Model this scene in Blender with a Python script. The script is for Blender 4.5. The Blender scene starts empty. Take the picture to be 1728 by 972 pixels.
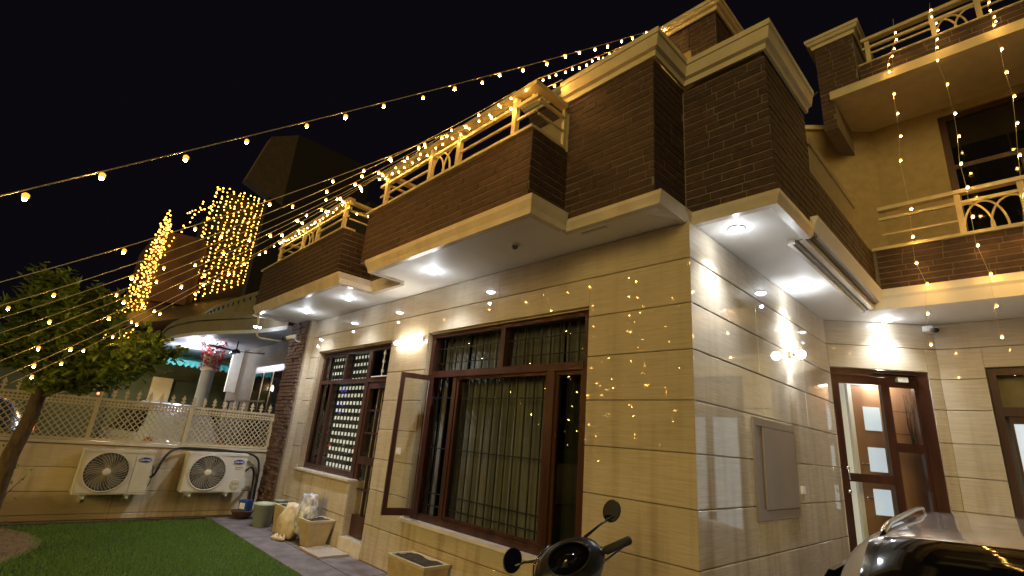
import bpy, bmesh, math, random
from mathutils import Vector, Matrix
random.seed(7)
scn = bpy.context.scene
COL = scn.collection
PI = math.pi

# ------------------------------------------------------------------ camera
cd = bpy.data.cameras.new("camera")
cam = bpy.data.objects.new("camera", cd); COL.objects.link(cam)
cd.sensor_width = 36.0
cd.lens = 832.47 / 1728 * 36.0
cd.clip_start = 0.05; cd.clip_end = 500
R_ = Vector((0.697239, 0.712410, 0.0795598)); U_ = Vector((0.160308, -0.263138, 0.951346)); F_ = Vector((-0.698684, 0.650562, 0.297675))
CP = Vector((1.717265, -3.501571, 1.55415))
m = Matrix((R_, U_, -F_)).transposed().to_4x4(); m.translation = CP
cam.matrix_world = m
scn.camera = cam

# ------------------------------------------------------------------ night sky, distant street glow, exposure
w = bpy.data.worlds.new("World"); scn.world = w; w.use_nodes = True
nt = w.node_tree; nt.nodes.clear()
bg = nt.nodes.new('ShaderNodeBackground'); ow = nt.nodes.new('ShaderNodeOutputWorld')
bg.inputs[0].default_value = (0.0025, 0.0021, 0.0033, 1); bg.inputs[1].default_value = 1.0
nt.links.new(bg.outputs[0], ow.inputs[0])
sd = bpy.data.lights.new("street_glow", 'SUN'); sd.energy = 1.0; sd.angle = math.radians(25); sd.color = (1.0, 0.73, 0.26)
sun = bpy.data.objects.new("street_glow", sd); COL.objects.link(sun)
sun.rotation_euler = Vector((-0.42, 1.0, -0.30)).to_track_quat('-Z', 'Y').to_euler()
scn.view_settings.view_transform = 'Standard'; scn.view_settings.look = 'None'
scn.view_settings.exposure = 0.28; scn.view_settings.gamma = 1.0
scn.render.engine = 'CYCLES'
scn.cycles.use_denoising = True
scn.cycles.use_light_tree = True
scn.cycles.sample_clamp_indirect = 60.0
scn.cycles.max_bounces = 7; scn.cycles.transparent_max_bounces = 12
scn.cycles.caustics_reflective = False; scn.cycles.caustics_refractive = False

# ------------------------------------------------------------------ materials
MATS = {}
def _base(name):
    mt = bpy.data.materials.new(name); mt.use_nodes = True
    n = mt.node_tree.nodes; l = mt.node_tree.links
    return mt, n, l, n['Principled BSDF']
def noise_mat(name, c1, c2, rough=0.6, scale=8, stretch=(1,1,1), bump=0.0, metal=0.0, detail=6, bscale=None, rr=0.1, rand=0.0, coat=0.0, spec=0.5):
    if name in MATS: return MATS[name]
    mt, n, l, b = _base(name)
    tc = n.new('ShaderNodeTexCoord'); mp = n.new('ShaderNodeMapping'); mp.inputs['Scale'].default_value = stretch
    geo = n.new('ShaderNodeNewGeometry')
    l.new(geo.outputs['Position'], mp.inputs[0])
    nz = n.new('ShaderNodeTexNoise'); nz.inputs['Scale'].default_value = scale; nz.inputs['Detail'].default_value = detail
    l.new(mp.outputs[0], nz.inputs['Vector'])
    cr = n.new('ShaderNodeValToRGB'); cr.color_ramp.elements[0].position = .32; cr.color_ramp.elements[1].position = .68
    cr.color_ramp.elements[0].color = (*c1, 1); cr.color_ramp.elements[1].color = (*c2, 1)
    l.new(nz.outputs[0], cr.inputs[0])
    out = cr.outputs[0]
    if rand > 0:
        oi = n.new('ShaderNodeObjectInfo'); hs = n.new('ShaderNodeHueSaturation')
        mr = n.new('ShaderNodeMapRange'); mr.inputs[3].default_value = 1 - rand; mr.inputs[4].default_value = 1 + rand
        l.new(oi.outputs['Random'], mr.inputs[0]); l.new(mr.outputs[0], hs.inputs['Value']); l.new(out, hs.inputs['Color']); out = hs.outputs[0]
    l.new(out, b.inputs['Base Color'])
    mr2 = n.new('ShaderNodeMapRange'); mr2.inputs[3].default_value = max(.02, rough - rr*rough); mr2.inputs[4].default_value = rough + rr*rough
    l.new(nz.outputs[0], mr2.inputs[0]); l.new(mr2.outputs[0], b.inputs['Roughness'])
    b.inputs['Metallic'].default_value = metal
    b.inputs['Coat Weight'].default_value = coat
    b.inputs['Specular IOR Level'].default_value = spec
    if bump > 0:
        bp = n.new('ShaderNodeBump'); bp.inputs['Strength'].default_value = bump; bp.inputs['Distance'].default_value = .01
        n2 = n.new('ShaderNodeTexNoise'); n2.inputs['Scale'].default_value = bscale or scale*4; n2.inputs['Detail'].default_value = 4
        l.new(mp.outputs[0], n2.inputs['Vector']); l.new(n2.outputs[0], bp.inputs['Height']); l.new(bp.outputs[0], b.inputs['Normal'])
    MATS[name] = mt; return mt
def emit(name, col, s, both=False):
    mt, n, l, b = _base(name)
    b.inputs['Base Color'].default_value = (*[min(1, c) * .5 for c in col], 1)
    b.inputs['Emission Color'].default_value = (*col, 1); b.inputs['Emission Strength'].default_value = s
    MATS[name] = mt; return mt
def glass_mat(name, tint=(1,1,1), rough=0.01, boost=1.0):
    mt = bpy.data.materials.new(name); mt.use_nodes = True; n = mt.node_tree.nodes; l = mt.node_tree.links; n.clear()
    o = n.new('ShaderNodeOutputMaterial'); mx = n.new('ShaderNodeMixShader'); t = n.new('ShaderNodeBsdfTransparent'); g = n.new('ShaderNodeBsdfGlossy')
    fr = n.new('ShaderNodeFresnel'); fr.inputs[0].default_value = 1.5; mu = n.new('ShaderNodeMath'); mu.operation = 'MULTIPLY'; mu.inputs[1].default_value = boost; mu.use_clamp = True
    t.inputs[0].default_value = (*tint, 1); g.inputs['Roughness'].default_value = rough
    gg = n.new('ShaderNodeNewGeometry'); iv = n.new('ShaderNodeMath'); iv.operation = 'SUBTRACT'; iv.inputs[0].default_value = 1; l.new(gg.outputs['Backfacing'], iv.inputs[1]); m3 = n.new('ShaderNodeMath'); m3.operation = 'MULTIPLY'; l.new(fr.outputs[0], m3.inputs[0]); l.new(iv.outputs[0], m3.inputs[1]); l.new(m3.outputs[0], mu.inputs[0]); l.new(mu.outputs[0], mx.inputs[0]); l.new(t.outputs[0], mx.inputs[1]); l.new(g.outputs[0], mx.inputs[2]); l.new(mx.outputs[0], o.inputs[0])
    MATS[name] = mt; return mt

def marble_mat(name, c1, c2, rough):
    # honed travertine: fine horizontal veins plus cloudy patches, each slab slightly different
    mt, n, l, b = _base(name)
    geo = n.new('ShaderNodeNewGeometry'); oi = n.new('ShaderNodeObjectInfo')
    mp = n.new('ShaderNodeMapping'); mp.inputs['Scale'].default_value = (2.0, 2.0, 52)
    l.new(geo.outputs['Position'], mp.inputs[0])
    va = n.new('ShaderNodeVectorMath'); va.operation = 'ADD'; l.new(mp.outputs[0], va.inputs[0])
    sc = n.new('ShaderNodeMath'); sc.operation = 'MULTIPLY'; sc.inputs[1].default_value = 37; l.new(oi.outputs['Random'], sc.inputs[0]); l.new(sc.outputs[0], va.inputs[1])
    n1 = n.new('ShaderNodeTexNoise'); n1.inputs['Scale'].default_value = 2.2; n1.inputs['Detail'].default_value = 7; n1.inputs['Distortion'].default_value = .5
    l.new(va.outputs[0], n1.inputs['Vector'])
    n2 = n.new('ShaderNodeTexNoise'); n2.inputs['Scale'].default_value = 1.6; n2.inputs['Detail'].default_value = 4
    va2 = n.new('ShaderNodeVectorMath'); va2.operation = 'ADD'; l.new(geo.outputs['Position'], va2.inputs[0]); l.new(sc.outputs[0], va2.inputs[1]); l.new(va2.outputs[0], n2.inputs['Vector'])
    ad = n.new('ShaderNodeMath'); ad.operation = 'ADD'; m2 = n.new('ShaderNodeMath'); m2.operation = 'MULTIPLY'; m2.inputs[1].default_value = .55
    l.new(n2.outputs[0], m2.inputs[0]); l.new(n1.outputs[0], ad.inputs[0]); l.new(m2.outputs[0], ad.inputs[1])
    cr = n.new('ShaderNodeValToRGB'); cr.color_ramp.elements[0].position = .56; cr.color_ramp.elements[1].position = .98
    cr.color_ramp.elements[0].color = (*c1, 1); cr.color_ramp.elements[1].color = (*c2, 1)
    l.new(ad.outputs[0], cr.inputs[0])
    hs = n.new('ShaderNodeHueSaturation'); mr = n.new('ShaderNodeMapRange'); mr.inputs[3].default_value = .93; mr.inputs[4].default_value = 1.06
    l.new(oi.outputs['Random'], mr.inputs[0]); l.new(mr.outputs[0], hs.inputs['Value']); l.new(cr.outputs[0], hs.inputs['Color']); l.new(hs.outputs[0], b.inputs['Base Color'])
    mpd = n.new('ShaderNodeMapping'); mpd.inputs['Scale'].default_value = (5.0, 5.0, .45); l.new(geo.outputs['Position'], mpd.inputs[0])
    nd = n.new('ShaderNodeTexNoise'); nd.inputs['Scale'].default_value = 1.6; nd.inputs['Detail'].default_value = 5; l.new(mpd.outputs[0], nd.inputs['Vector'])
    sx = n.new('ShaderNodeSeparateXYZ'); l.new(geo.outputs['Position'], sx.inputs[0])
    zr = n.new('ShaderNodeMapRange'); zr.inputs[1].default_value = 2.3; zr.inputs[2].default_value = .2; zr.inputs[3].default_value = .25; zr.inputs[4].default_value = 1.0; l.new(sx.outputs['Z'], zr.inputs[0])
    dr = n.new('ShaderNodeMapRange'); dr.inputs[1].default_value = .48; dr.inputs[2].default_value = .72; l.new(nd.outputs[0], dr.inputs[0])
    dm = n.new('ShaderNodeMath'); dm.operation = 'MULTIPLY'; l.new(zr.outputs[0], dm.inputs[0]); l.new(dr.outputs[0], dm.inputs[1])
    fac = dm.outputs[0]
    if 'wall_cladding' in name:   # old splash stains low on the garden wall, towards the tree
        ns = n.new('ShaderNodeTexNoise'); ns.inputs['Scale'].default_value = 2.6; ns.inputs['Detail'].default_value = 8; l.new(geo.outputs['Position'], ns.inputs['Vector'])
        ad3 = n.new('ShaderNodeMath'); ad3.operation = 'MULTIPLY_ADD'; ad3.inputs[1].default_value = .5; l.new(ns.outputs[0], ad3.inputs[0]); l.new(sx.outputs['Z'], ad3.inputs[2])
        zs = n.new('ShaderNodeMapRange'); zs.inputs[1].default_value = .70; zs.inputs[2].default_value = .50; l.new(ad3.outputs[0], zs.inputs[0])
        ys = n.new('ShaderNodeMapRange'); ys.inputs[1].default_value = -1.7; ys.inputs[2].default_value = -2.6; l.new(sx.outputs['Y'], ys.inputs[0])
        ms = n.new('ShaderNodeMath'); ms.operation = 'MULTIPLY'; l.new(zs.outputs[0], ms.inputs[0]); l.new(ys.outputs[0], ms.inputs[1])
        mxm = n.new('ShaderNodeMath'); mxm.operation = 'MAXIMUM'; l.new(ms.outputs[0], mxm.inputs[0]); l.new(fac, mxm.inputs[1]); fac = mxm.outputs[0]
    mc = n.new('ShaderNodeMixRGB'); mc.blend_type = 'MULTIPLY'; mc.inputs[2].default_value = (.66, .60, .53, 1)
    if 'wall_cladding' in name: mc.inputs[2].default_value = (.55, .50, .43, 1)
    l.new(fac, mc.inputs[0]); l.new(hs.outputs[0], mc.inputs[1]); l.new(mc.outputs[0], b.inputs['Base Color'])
    mr2 = n.new('ShaderNodeMapRange'); mr2.inputs[3].default_value = rough*.6; mr2.inputs[4].default_value = rough*1.5
    l.new(n2.outputs[0], mr2.inputs[0]); l.new(mr2.outputs[0], b.inputs['Roughness'])
    bp = n.new('ShaderNodeBump'); bp.inputs['Strength'].default_value = .010; bp.inputs['Distance'].default_value = .02
    l.new(n2.outputs[0], bp.inputs['Height']); l.new(bp.outputs[0], b.inputs['Normal'])
    b.inputs['Specular IOR Level'].default_value = .62
    MATS[name] = mt; return mt
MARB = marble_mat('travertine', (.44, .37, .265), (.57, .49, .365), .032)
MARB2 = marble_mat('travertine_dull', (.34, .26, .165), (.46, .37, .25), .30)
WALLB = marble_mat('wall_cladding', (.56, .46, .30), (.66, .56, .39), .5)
SILL = noise_mat('sill_stone', (.55, .48, .38), (.66, .60, .50), .25, 6, bump=.05)
TAUPE = noise_mat('taupe_panel', (.20, .150, .105), (.23, .175, .125), .30, 2.5)
BRICK = noise_mat('wine_brick', (.030, .014, .010), (.070, .033, .022), .72, 16, (1,1,1), bump=.6, rand=.22, bscale=60)
MORT = noise_mat('mortar', (.15, .125, .10), (.21, .175, .145), .9, 30, bump=.5)
WHITE = noise_mat('soffit_paint', (.72, .70, .66), (.78, .76, .72), .55, 2.5, bump=.05)
CREAM = noise_mat('cream_paint', (.52, .45, .31), (.60, .53, .38), .5, 7, bump=.12)
STUC = noise_mat('yellow_stucco', (.27, .21, .115), (.33, .265, .15), .85, 9, bump=.35, bscale=120)
WOOD = noise_mat('dark_teak', (.030, .010, .006), (.062, .024, .014), .33, 9, (1,1,.12), bump=.12, rand=.1)
WOODM = noise_mat('teak_door', (.27, .145, .085), (.36, .205, .125), .35, 7, (1,1,.15), bump=.08)
IRON = noise_mat('black_iron', (.012,.011,.010), (.02,.019,.017), .45, 20)
RAILM = noise_mat('cream_rail', (.50, .42, .26), (.58, .50, .33), .42, 12, bump=.05)
ACW = noise_mat('ac_enamel', (.60, .57, .48), (.66, .63, .54), .38, 5, bump=.03)
ACG = noise_mat('ac_grille', (.10, .10, .10), (.15, .15, .14), .5, 20)
ACD = noise_mat('ac_inside', (.035, .035, .035), (.05, .05, .05), .7, 20)
BLUE = noise_mat('logo_blue', (.02, .03, .22), (.025, .035, .25), .4, 10)
LOGOW = noise_mat('logo_white', (.75, .75, .78), (.8, .8, .82), .4, 10)
CHROME = noise_mat('chrome', (.50, .49, .48), (.60, .59, .57), .22, 20, metal=1.0)
CARP = noise_mat('silver_paint', (.44, .425, .41), (.48, .465, .45), .38, 3, metal=.2, coat=1.0, rr=.05)
BLK = noise_mat('black_plastic', (.010, .010, .012), (.018, .017, .020), .32, 20)
BLKR = noise_mat('black_rubber', (.012, .012, .012), (.02, .02, .02), .7, 20)
MIRR = noise_mat('mirror_face', (.55, .52, .48), (.6, .57, .53), .05, 20, metal=1.0)
DGL = noise_mat('dark_glass', (.004, .004, .005), (.006, .006, .007), .05, 20, spec=.7)
CURT = noise_mat('olive_curtain', (.095, .097, .080), (.18, .18, .15), .8, 8, (1,1,.1), bump=.1)
DARKIN = noise_mat('dark_interior', (.012, .010, .008), (.02, .017, .013), .8, 3)
PATH = noise_mat('path_paver', (.10, .085, .088), (.20, .17, .17), .8, 5, bump=.5, bscale=70)
SOIL = noise_mat('sandy_soil', (.17, .11, .065), (.30, .21, .13), .95, 18, bump=.8)
LAWNB = noise_mat('lawn_soil', (.018, .03, .010), (.035, .055, .018), .95, 14, bump=.8)
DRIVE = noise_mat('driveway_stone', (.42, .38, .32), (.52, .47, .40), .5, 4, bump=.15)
BARK = noise_mat('bark', (.055, .038, .020), (.13, .095, .055), .9, 30, (1,1,.35), bump=1.0)
POTT = noise_mat('tan_pot', (.38, .29, .15), (.50, .39, .22), .6, 9, bump=.2)
PEBB = noise_mat('dark_soil', (.02, .014, .009), (.075, .055, .038), .95, 45, bump=1.0)
PALEG = noise_mat('pale_green_plastic', (.36, .40, .27), (.42, .46, .33), .4, 7, bump=.05)
GREYG = noise_mat('grey_green_plastic', (.20, .25, .20), (.24, .29, .24), .45, 7)
MATT = noise_mat('mat_slab', (.34, .28, .22), (.42, .36, .28), .8, 25, bump=.5)
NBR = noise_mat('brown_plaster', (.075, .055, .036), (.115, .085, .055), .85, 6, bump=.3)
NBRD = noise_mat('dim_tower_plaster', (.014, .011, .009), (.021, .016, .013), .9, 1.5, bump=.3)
TEAL = noise_mat('teal_awning_sheet', (.02, .17, .16), (.03, .25, .23), .6, 5, (1,9,1))
OLIVE = noise_mat('olive_wall', (.045, .05, .02), (.07, .075, .03), .85, 3)
PALEBLUE = noise_mat('pale_blue_paint', (.45, .50, .58), (.52, .56, .63), .5, 5)
REDF = noise_mat('red_flower', (.42, .05, .03), (.60, .11, .07), .8, 40, bump=.8)
WCAR = noise_mat('white_car_paint', (.62, .70, .82), (.66, .74, .86), .25, 5, coat=1)
DCAR = noise_mat('dark_car_paint', (.03, .03, .035), (.04, .04, .045), .3, 5, coat=1)
ORNG = noise_mat('orange_facade', (.05, .024, .012), (.10, .05, .024), .9, 2)
WIRE = noise_mat('light_wire', (.50, .44, .30), (.58, .52, .38), .6, 10)
PIPEW = noise_mat('white_conduit', (.55, .53, .47), (.62, .6, .54), .4, 10)
SACK = noise_mat('woven_sack', (.50, .40, .22), (.66, .56, .36), .75, 14, (1,1,1), bump=.6)
SACKP = noise_mat('printed_sack', (.16, .16, .20), (.78, .77, .74), .6, 11, (1,1.6,1), bump=.4, detail=2)
PURP = noise_mat('purple_leaf', (.05, .03, .12), (.09, .05, .2), .5, 9)
GLASS = glass_mat('window_glass', (.92, .93, .92), .008, 1.0)
GLASSD = glass_mat('tinted_glass', (.55, .56, .53), .01, 1.25)
TAIL = emit('tail_lamp', (1, .12, .04), 2.5)
DL = emit('downlight_disc', (.82, .90, 1.0), 55)
TUBE = emit('tube_glow', (1.0, .93, .82), 45)
BULB = emit('warm_bulb', (1.0, .50, .10), 440)
BULBG = emit('bulb_halo_body', (1.0, .38, .04), 1.7)  # glowing amber collar stands in for the halo around each bulb
BULBN = emit('small_warm_bulb', (1.0, .54, .12), 200)
BULBF = emit('curtain_bulb', (1.0, .47, .06), 7.0)
SPOTB = emit('blue_bulb', (.08, .06, 1.0), 5)
SPOTR = emit('red_bulb', (1.0, .16, .08), 4)
LITW = emit('lit_blind', (.95, .93, .74), .55)
FROST = emit('frosted_lit_pane', (.66, .76, .84), .62)
LITIN = emit('glowing_hall_wall', (.80, .76, .62), .42)  # hall wall and ceiling glow by emission in place of lamplight

def leaf_mat(name, c1, c2):
    mt, n, l, b = _base(name)
    geo = n.new('ShaderNodeNewGeometry'); cr = n.new('ShaderNodeValToRGB')
    cr.color_ramp.elements[0].color = (*c1, 1); cr.color_ramp.elements[1].color = (*c2, 1)
    l.new(geo.outputs['Random Per Island'], cr.inputs[0]); l.new(cr.outputs[0], b.inputs['Base Color'])
    b.inputs['Roughness'].default_value = .42
    tr = n.new('ShaderNodeBsdfTranslucent'); mx = n.new('ShaderNodeMixShader'); mx.inputs[0].default_value = .42
    l.new(cr.outputs[0], tr.inputs[0]); l.new(b.outputs[0], mx.inputs[1]); l.new(tr.outputs[0], mx.inputs[2])
    l.new(mx.outputs[0], n['Material Output'].inputs[0])
    return mt
LEAF = leaf_mat('leaf_green', (.10, .17, .02), (.30, .40, .07))
LEAFD = leaf_mat('leaf_dark', (.02, .045, .015), (.05, .09, .03))
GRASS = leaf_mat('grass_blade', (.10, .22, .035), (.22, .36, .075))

# ------------------------------------------------------------------ mesh helpers
class MB:
    def __init__(s): s.v = []; s.f = []
    def add(s, vs, fs):
        o = len(s.v); s.v += [tuple(v) for v in vs]; s.f += [tuple(i + o for i in f) for f in fs]; return s
    def box(s, x0, x1, y0, y1, z0, z1):
        if x0 > x1: x0, x1 = x1, x0
        if y0 > y1: y0, y1 = y1, y0
        if z0 > z1: z0, z1 = z1, z0
        return s.add([(x0,y0,z0),(x1,y0,z0),(x1,y1,z0),(x0,y1,z0),(x0,y0,z1),(x1,y0,z1),(x1,y1,z1),(x0,y1,z1)],
              [(0,3,2,1),(4,5,6,7),(0,1,5,4),(1,2,6,5),(2,3,7,6),(3,0,4,7)])
    def obox(s, p0, u, n, s0, s1, d0, d1, z0, z1, ch=0):
        # box in a wall frame: along u (s0..s1), outward n (d0..d1), z; ch chamfers the outer rim
        p0 = Vector(p0); u = Vector(u); n = Vector(n)
        def P(a, d, z): q = p0 + u*a + n*d; return (q.x, q.y, z)
        if ch <= 0:
            vs = [P(s0,d0,z0),P(s1,d0,z0),P(s1,d1,z0),P(s0,d1,z0),P(s0,d0,z1),P(s1,d0,z1),P(s1,d1,z1),P(s0,d1,z1)]
            return s.add(vs, [(0,3,2,1),(4,5,6,7),(0,1,5,4),(1,2,6,5),(2,3,7,6),(3,0,4,7)])
        a = [(s0,z0),(s1,z0),(s1,z1),(s0,z1)]; b = [(s0+ch*.3,z0+ch),(s1-ch*.3,z0+ch),(s1-ch*.3,z1-ch),(s0+ch*.3,z1-ch)]
        vs = [P(x,d0,z) for x,z in a] + [P(x,d1-ch,z) for x,z in a] + [P(x,d1,z) for x,z in b]
        fs = [(0,1,2,3)] + [(i,(i+1)%4,4+(i+1)%4,4+i) for i in range(4)] + [(4+i,4+(i+1)%4,8+(i+1)%4,8+i) for i in range(4)] + [(8,9,10,11)]
        return s.add(vs, fs)
    def prism(s, pts, z0, z1):
        k = len(pts); vs = [(x,y,z0) for x,y in pts] + [(x,y,z1) for x,y in pts]
        return s.add(vs, [tuple(range(k))[::-1], tuple(range(k, 2*k))] + [(i,(i+1)%k,k+(i+1)%k,k+i) for i in range(k)])
    def extr(s, prof, axis, a0, a1):
        # profile of (p,q) pairs extruded along axis: 'x' -> (y,z) ; 'y' -> (x,z)
        k = len(prof)
        f = (lambda p, a: (a, p[0], p[1])) if axis == 'x' else (lambda p, a: (p[0], a, p[1]))
        vs = [f(p, a0) for p in prof] + [f(p, a1) for p in prof]
        return s.add(vs, [tuple(range(k))[::-1], tuple(range(k, 2*k))] + [(i,(i+1)%k,k+(i+1)%k,k+i) for i in range(k)])
    def tube(s, pts, r, n=8, cap=True):
        pts = [Vector(p) for p in pts]; k = len(pts); rs = r if isinstance(r, (list, tuple)) else [r]*k
        base = len(s.v); pv = None
        for i, p in enumerate(pts):
            t = (pts[min(i+1,k-1)] - pts[max(i-1,0)]).normalized()
            if pv is None:
                a = Vector((0,0,1)) if abs(t.z) < .9 else Vector((1,0,0)); x = t.cross(a).normalized()
            else:
                x = (pv - t*pv.dot(t)).normalized()
            pv = x; y = t.cross(x)
            for j in range(n):
                an = 2*PI*j/n; s.v.append(tuple(p + (x*math.cos(an) + y*math.sin(an))*rs[i]))
        for i in range(k-1):
            for j in range(n):
                s.f.append((base+i*n+j, base+i*n+(j+1)%n, base+(i+1)*n+(j+1)%n, base+(i+1)*n+j))
        if cap:
            s.f.append(tuple(base+j for j in range(n))[::-1]); s.f.append(tuple(base+(k-1)*n+j for j in range(n)))
        return s
    def lathe(s, c, prof, n=20, axis='z', sx=1, sy=1):
        base = len(s.v); c = Vector(c)
        for r, h in prof:
            for j in range(n):
                a = 2*PI*j/n; p = (r*math.cos(a)*sx, r*math.sin(a)*sy, h)
                if axis == 'x': p = (p[2], p[0], p[1])
                if axis == 'y': p = (p[0], p[2], p[1])
                s.v.append(tuple(c + Vector(p)))
        for i in range(len(prof)-1):
            for j in range(n):
                s.f.append((base+i*n+j, base+i*n+(j+1)%n, base+(i+1)*n+(j+1)%n, base+(i+1)*n+j))
        s.f.append(tuple(base+j for j in range(n))[::-1]); s.f.append(tuple(base+(len(prof)-1)*n+j for j in range(n)))
        return s
    def ball(s, c, r, n=8, k=5, sc=(1,1,1)):
        prof = [(max(1e-4, math.sin(PI*i/k))*r*sc[0], -math.cos(PI*i/k)*r*sc[2]) for i in range(k+1)]
        return s.lathe(c, prof, n)
    def mesh(s, name, mat, smooth=False):
        me = bpy.data.meshes.new(name); me.from_pydata(s.v, [], s.f); me.materials.append(mat)
        bm = bmesh.new(); bm.from_mesh(me); bmesh.ops.recalc_face_normals(bm, faces=bm.faces); bm.to_mesh(me); bm.free()
        if smooth:
            for p in me.polygons: p.use_smooth = True
        return me
def wloc(o):
    v = Vector((0,0,0))
    while o is not None:
        v += o.location if not o.get('_k') else Vector((0,0,0)); o = o.parent
    return v
def link(name, data, parent=None, loc=(0,0,0), kind=None, label=None):
    o = bpy.data.objects.new(name, data); COL.objects.link(o); o.location = loc
    if parent is not None:
        o.parent = parent
        o.matrix_parent_inverse = Matrix.Translation(-WL[parent.name])
    WL[o.name] = Vector(loc)
    if kind: o['kind'] = kind
    if label: o['label'] = label
    return o
WL = {}   # world position of every object that is placed in world coordinates
def part(name, mb, mat, parent, smooth=False, kind=None, label=None):
    return link(name, mb.mesh(name, mat, smooth), parent, (0,0,0), kind, label)
def thing(name, label, cat, loc=(0,0,0), group=None):
    o = link(name, None, None, loc); o.empty_display_size = .1
    o['label'] = label; o['category'] = cat
    if group: o['group'] = group
    return o
def solid(name, mb, mat, label, cat, group=None, smooth=False):
    o = link(name, mb.mesh(name, mat, smooth)); o['label'] = label; o['category'] = cat
    if group: o['group'] = group
    return o
def struct(name, mb, mat):
    o = link(name, mb.mesh(name, mat)); o['kind'] = 'structure'; return o
def stuff(name, me, label, cat):
    o = link(name, me); o['kind'] = 'stuff'; o['label'] = label; o['category'] = cat; return o

def lamp(kind, name, loc, energy, color, radius=.05, **k):
    ld = bpy.data.lights.new(name, kind); ld.energy = energy; ld.color = color
    if kind != 'AREA': ld.shadow_soft_size = radius
    for a, b in k.items(): setattr(ld, a, b)
    return ld
# ------------------------------------------------------------------ ground
struct('ground', MB().add([(-200,-200,-.03),(200,-200,-.03),(200,200,-.03),(-200,200,-.03)], [(0,1,2,3)]), noise_mat('far_ground', (.03,.026,.02), (.05,.045,.035), .9, 2))
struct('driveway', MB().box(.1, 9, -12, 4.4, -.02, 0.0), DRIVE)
struct('lawn', MB().box(-7.72, .1, -12, -.86, -.02, .006), LAWNB)
pav = MB()
xx = -7.9
while xx < .05:
    x1 = min(.08, xx + .6)
    for y0, y1 in ((-.855, -.43), (-.425, -.002)):
        pav.box(xx+.003, x1-.003, y0+.003, y1-.003, 0, .022 + random.uniform(-.002, .002))
    xx += .6
struct('path_bed', MB().box(-7.9, .09, -.858, .0, -.02, .014), MORT)
link('path', pav.mesh('path', PATH))['kind'] = 'structure'
struct('bare_soil_patch', MB().prism([(-7.7,-12),(-5.3,-12),(-5.3,-4.0),(-5.6,-3.25),(-6.2,-2.95),(-6.65,-2.87),(-7.05,-2.93),(-7.7,-3.25)], -.01, .012), SOIL)
bm_v = []; bm_f = []
random.seed(3)
def inside_soil(x, y):
    e = -2.95 - .9*max(0, abs(x+6.65)-.35)**1.3*.5 + random.gauss(0, .05)
    return y < e and x < -5.2 + random.gauss(0, .1)
for i in range(95000):
    x = random.uniform(-7.7, -2.6); y = random.uniform(-4.6, -.86)
    if inside_soil(x, y) and random.random() < .93: continue
    if x > -3.6 and y < -2.5: continue
    h = random.uniform(.022, .05); a = random.uniform(0, PI); wd = .0045; lx = random.uniform(-.018, .018); ly = random.uniform(-.018, .018)
    k = len(bm_v); c, s_ = math.cos(a)*wd, math.sin(a)*wd
    bm_v += [(x-c, y-s_, .004), (x+c, y+s_, .004), (x+lx, y+ly, h)]; bm_f.append((k, k+1, k+2))
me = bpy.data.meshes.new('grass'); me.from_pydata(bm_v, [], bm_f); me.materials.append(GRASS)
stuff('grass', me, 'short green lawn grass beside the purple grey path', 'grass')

lv = MB()
random.seed(61)
for i in range(70):
    x = random.uniform(-7.4, -3.5); y = random.uniform(-3.0, -.1); z = .03 if y > -.85 else .045
    a = random.uniform(0, 6.28); L = random.uniform(.02, .045); u = Vector((math.cos(a), math.sin(a), random.uniform(-.1,.3))); v = Vector((-u.y, u.x, .1))*.35
    p = Vector((x, y, z)); lv.add([p, p+u*L*.5+v*L, p+u*L, p+u*L*.5-v*L], [(0,1,2,3)])
stuff('fallen_leaves', lv.mesh('fallen_leaves', noise_mat('dry_leaf', (.12,.075,.02), (.24,.17,.05), .8, 30)), 'scattered dry leaves on the lawn and the path', 'leaves')

# ------------------------------------------------------------------ the house
house = thing('house', 'two storey house with beige stone walls, dark brick balconies and white soffits', 'house', (-3, 1.5, 0))
ZC = [.022, .43, .838, 1.211, 1.58, 1.954, 2.334, 2.70, 3.073, 3.388]
def clad(p0, u, n, s0, s1, holes, joints, mat=MARB, zc=ZC, th=.028, parent=house, nm='stone_panel'):
    brk = sorted(set([s0, s1] + [h[0] for h in holes if s0 < h[0] < s1] + [h[1] for h in holes if s0 < h[1] < s1] + [j for j in joints if s0 < j < s1]))
    for z0, z1 in zip(zc[:-1], zc[1:]):
        runs = []
        for a, b in zip(brk[:-1], brk[1:]):
            mid = (a+b)/2; segs = [(z0, z1)]
            for h0, h1, hz0, hz1 in holes:
                if h0 < mid < h1:
                    ns = []
                    for q0, q1 in segs:
                        if hz0 > q0: ns.append((q0, min(q1, hz0)))
                        if hz1 < q1: ns.append((max(q0, hz1), q1))
                        if hz1 <= q0 or hz0 >= q1: ns.append((q0, q1)) if (q0, q1) not in ns else None
                    segs = [t for t in set(ns) if t[1] - t[0] > .012]
            for sg in segs:
                if runs and runs[-1][2] == sg and abs(runs[-1][1] - a) < 1e-6 and a not in joints: runs[-1][1] = b
                else: runs.append([a, b, sg])
        for a, b, (q0, q1) in runs:
            g = .0028
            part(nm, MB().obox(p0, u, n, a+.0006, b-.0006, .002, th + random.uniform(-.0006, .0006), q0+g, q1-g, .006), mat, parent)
def hole(h): return h
X = (1,0,0); Y = (0,1,0); NX = (1,0,0); NY = (0,-1,0)
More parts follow.
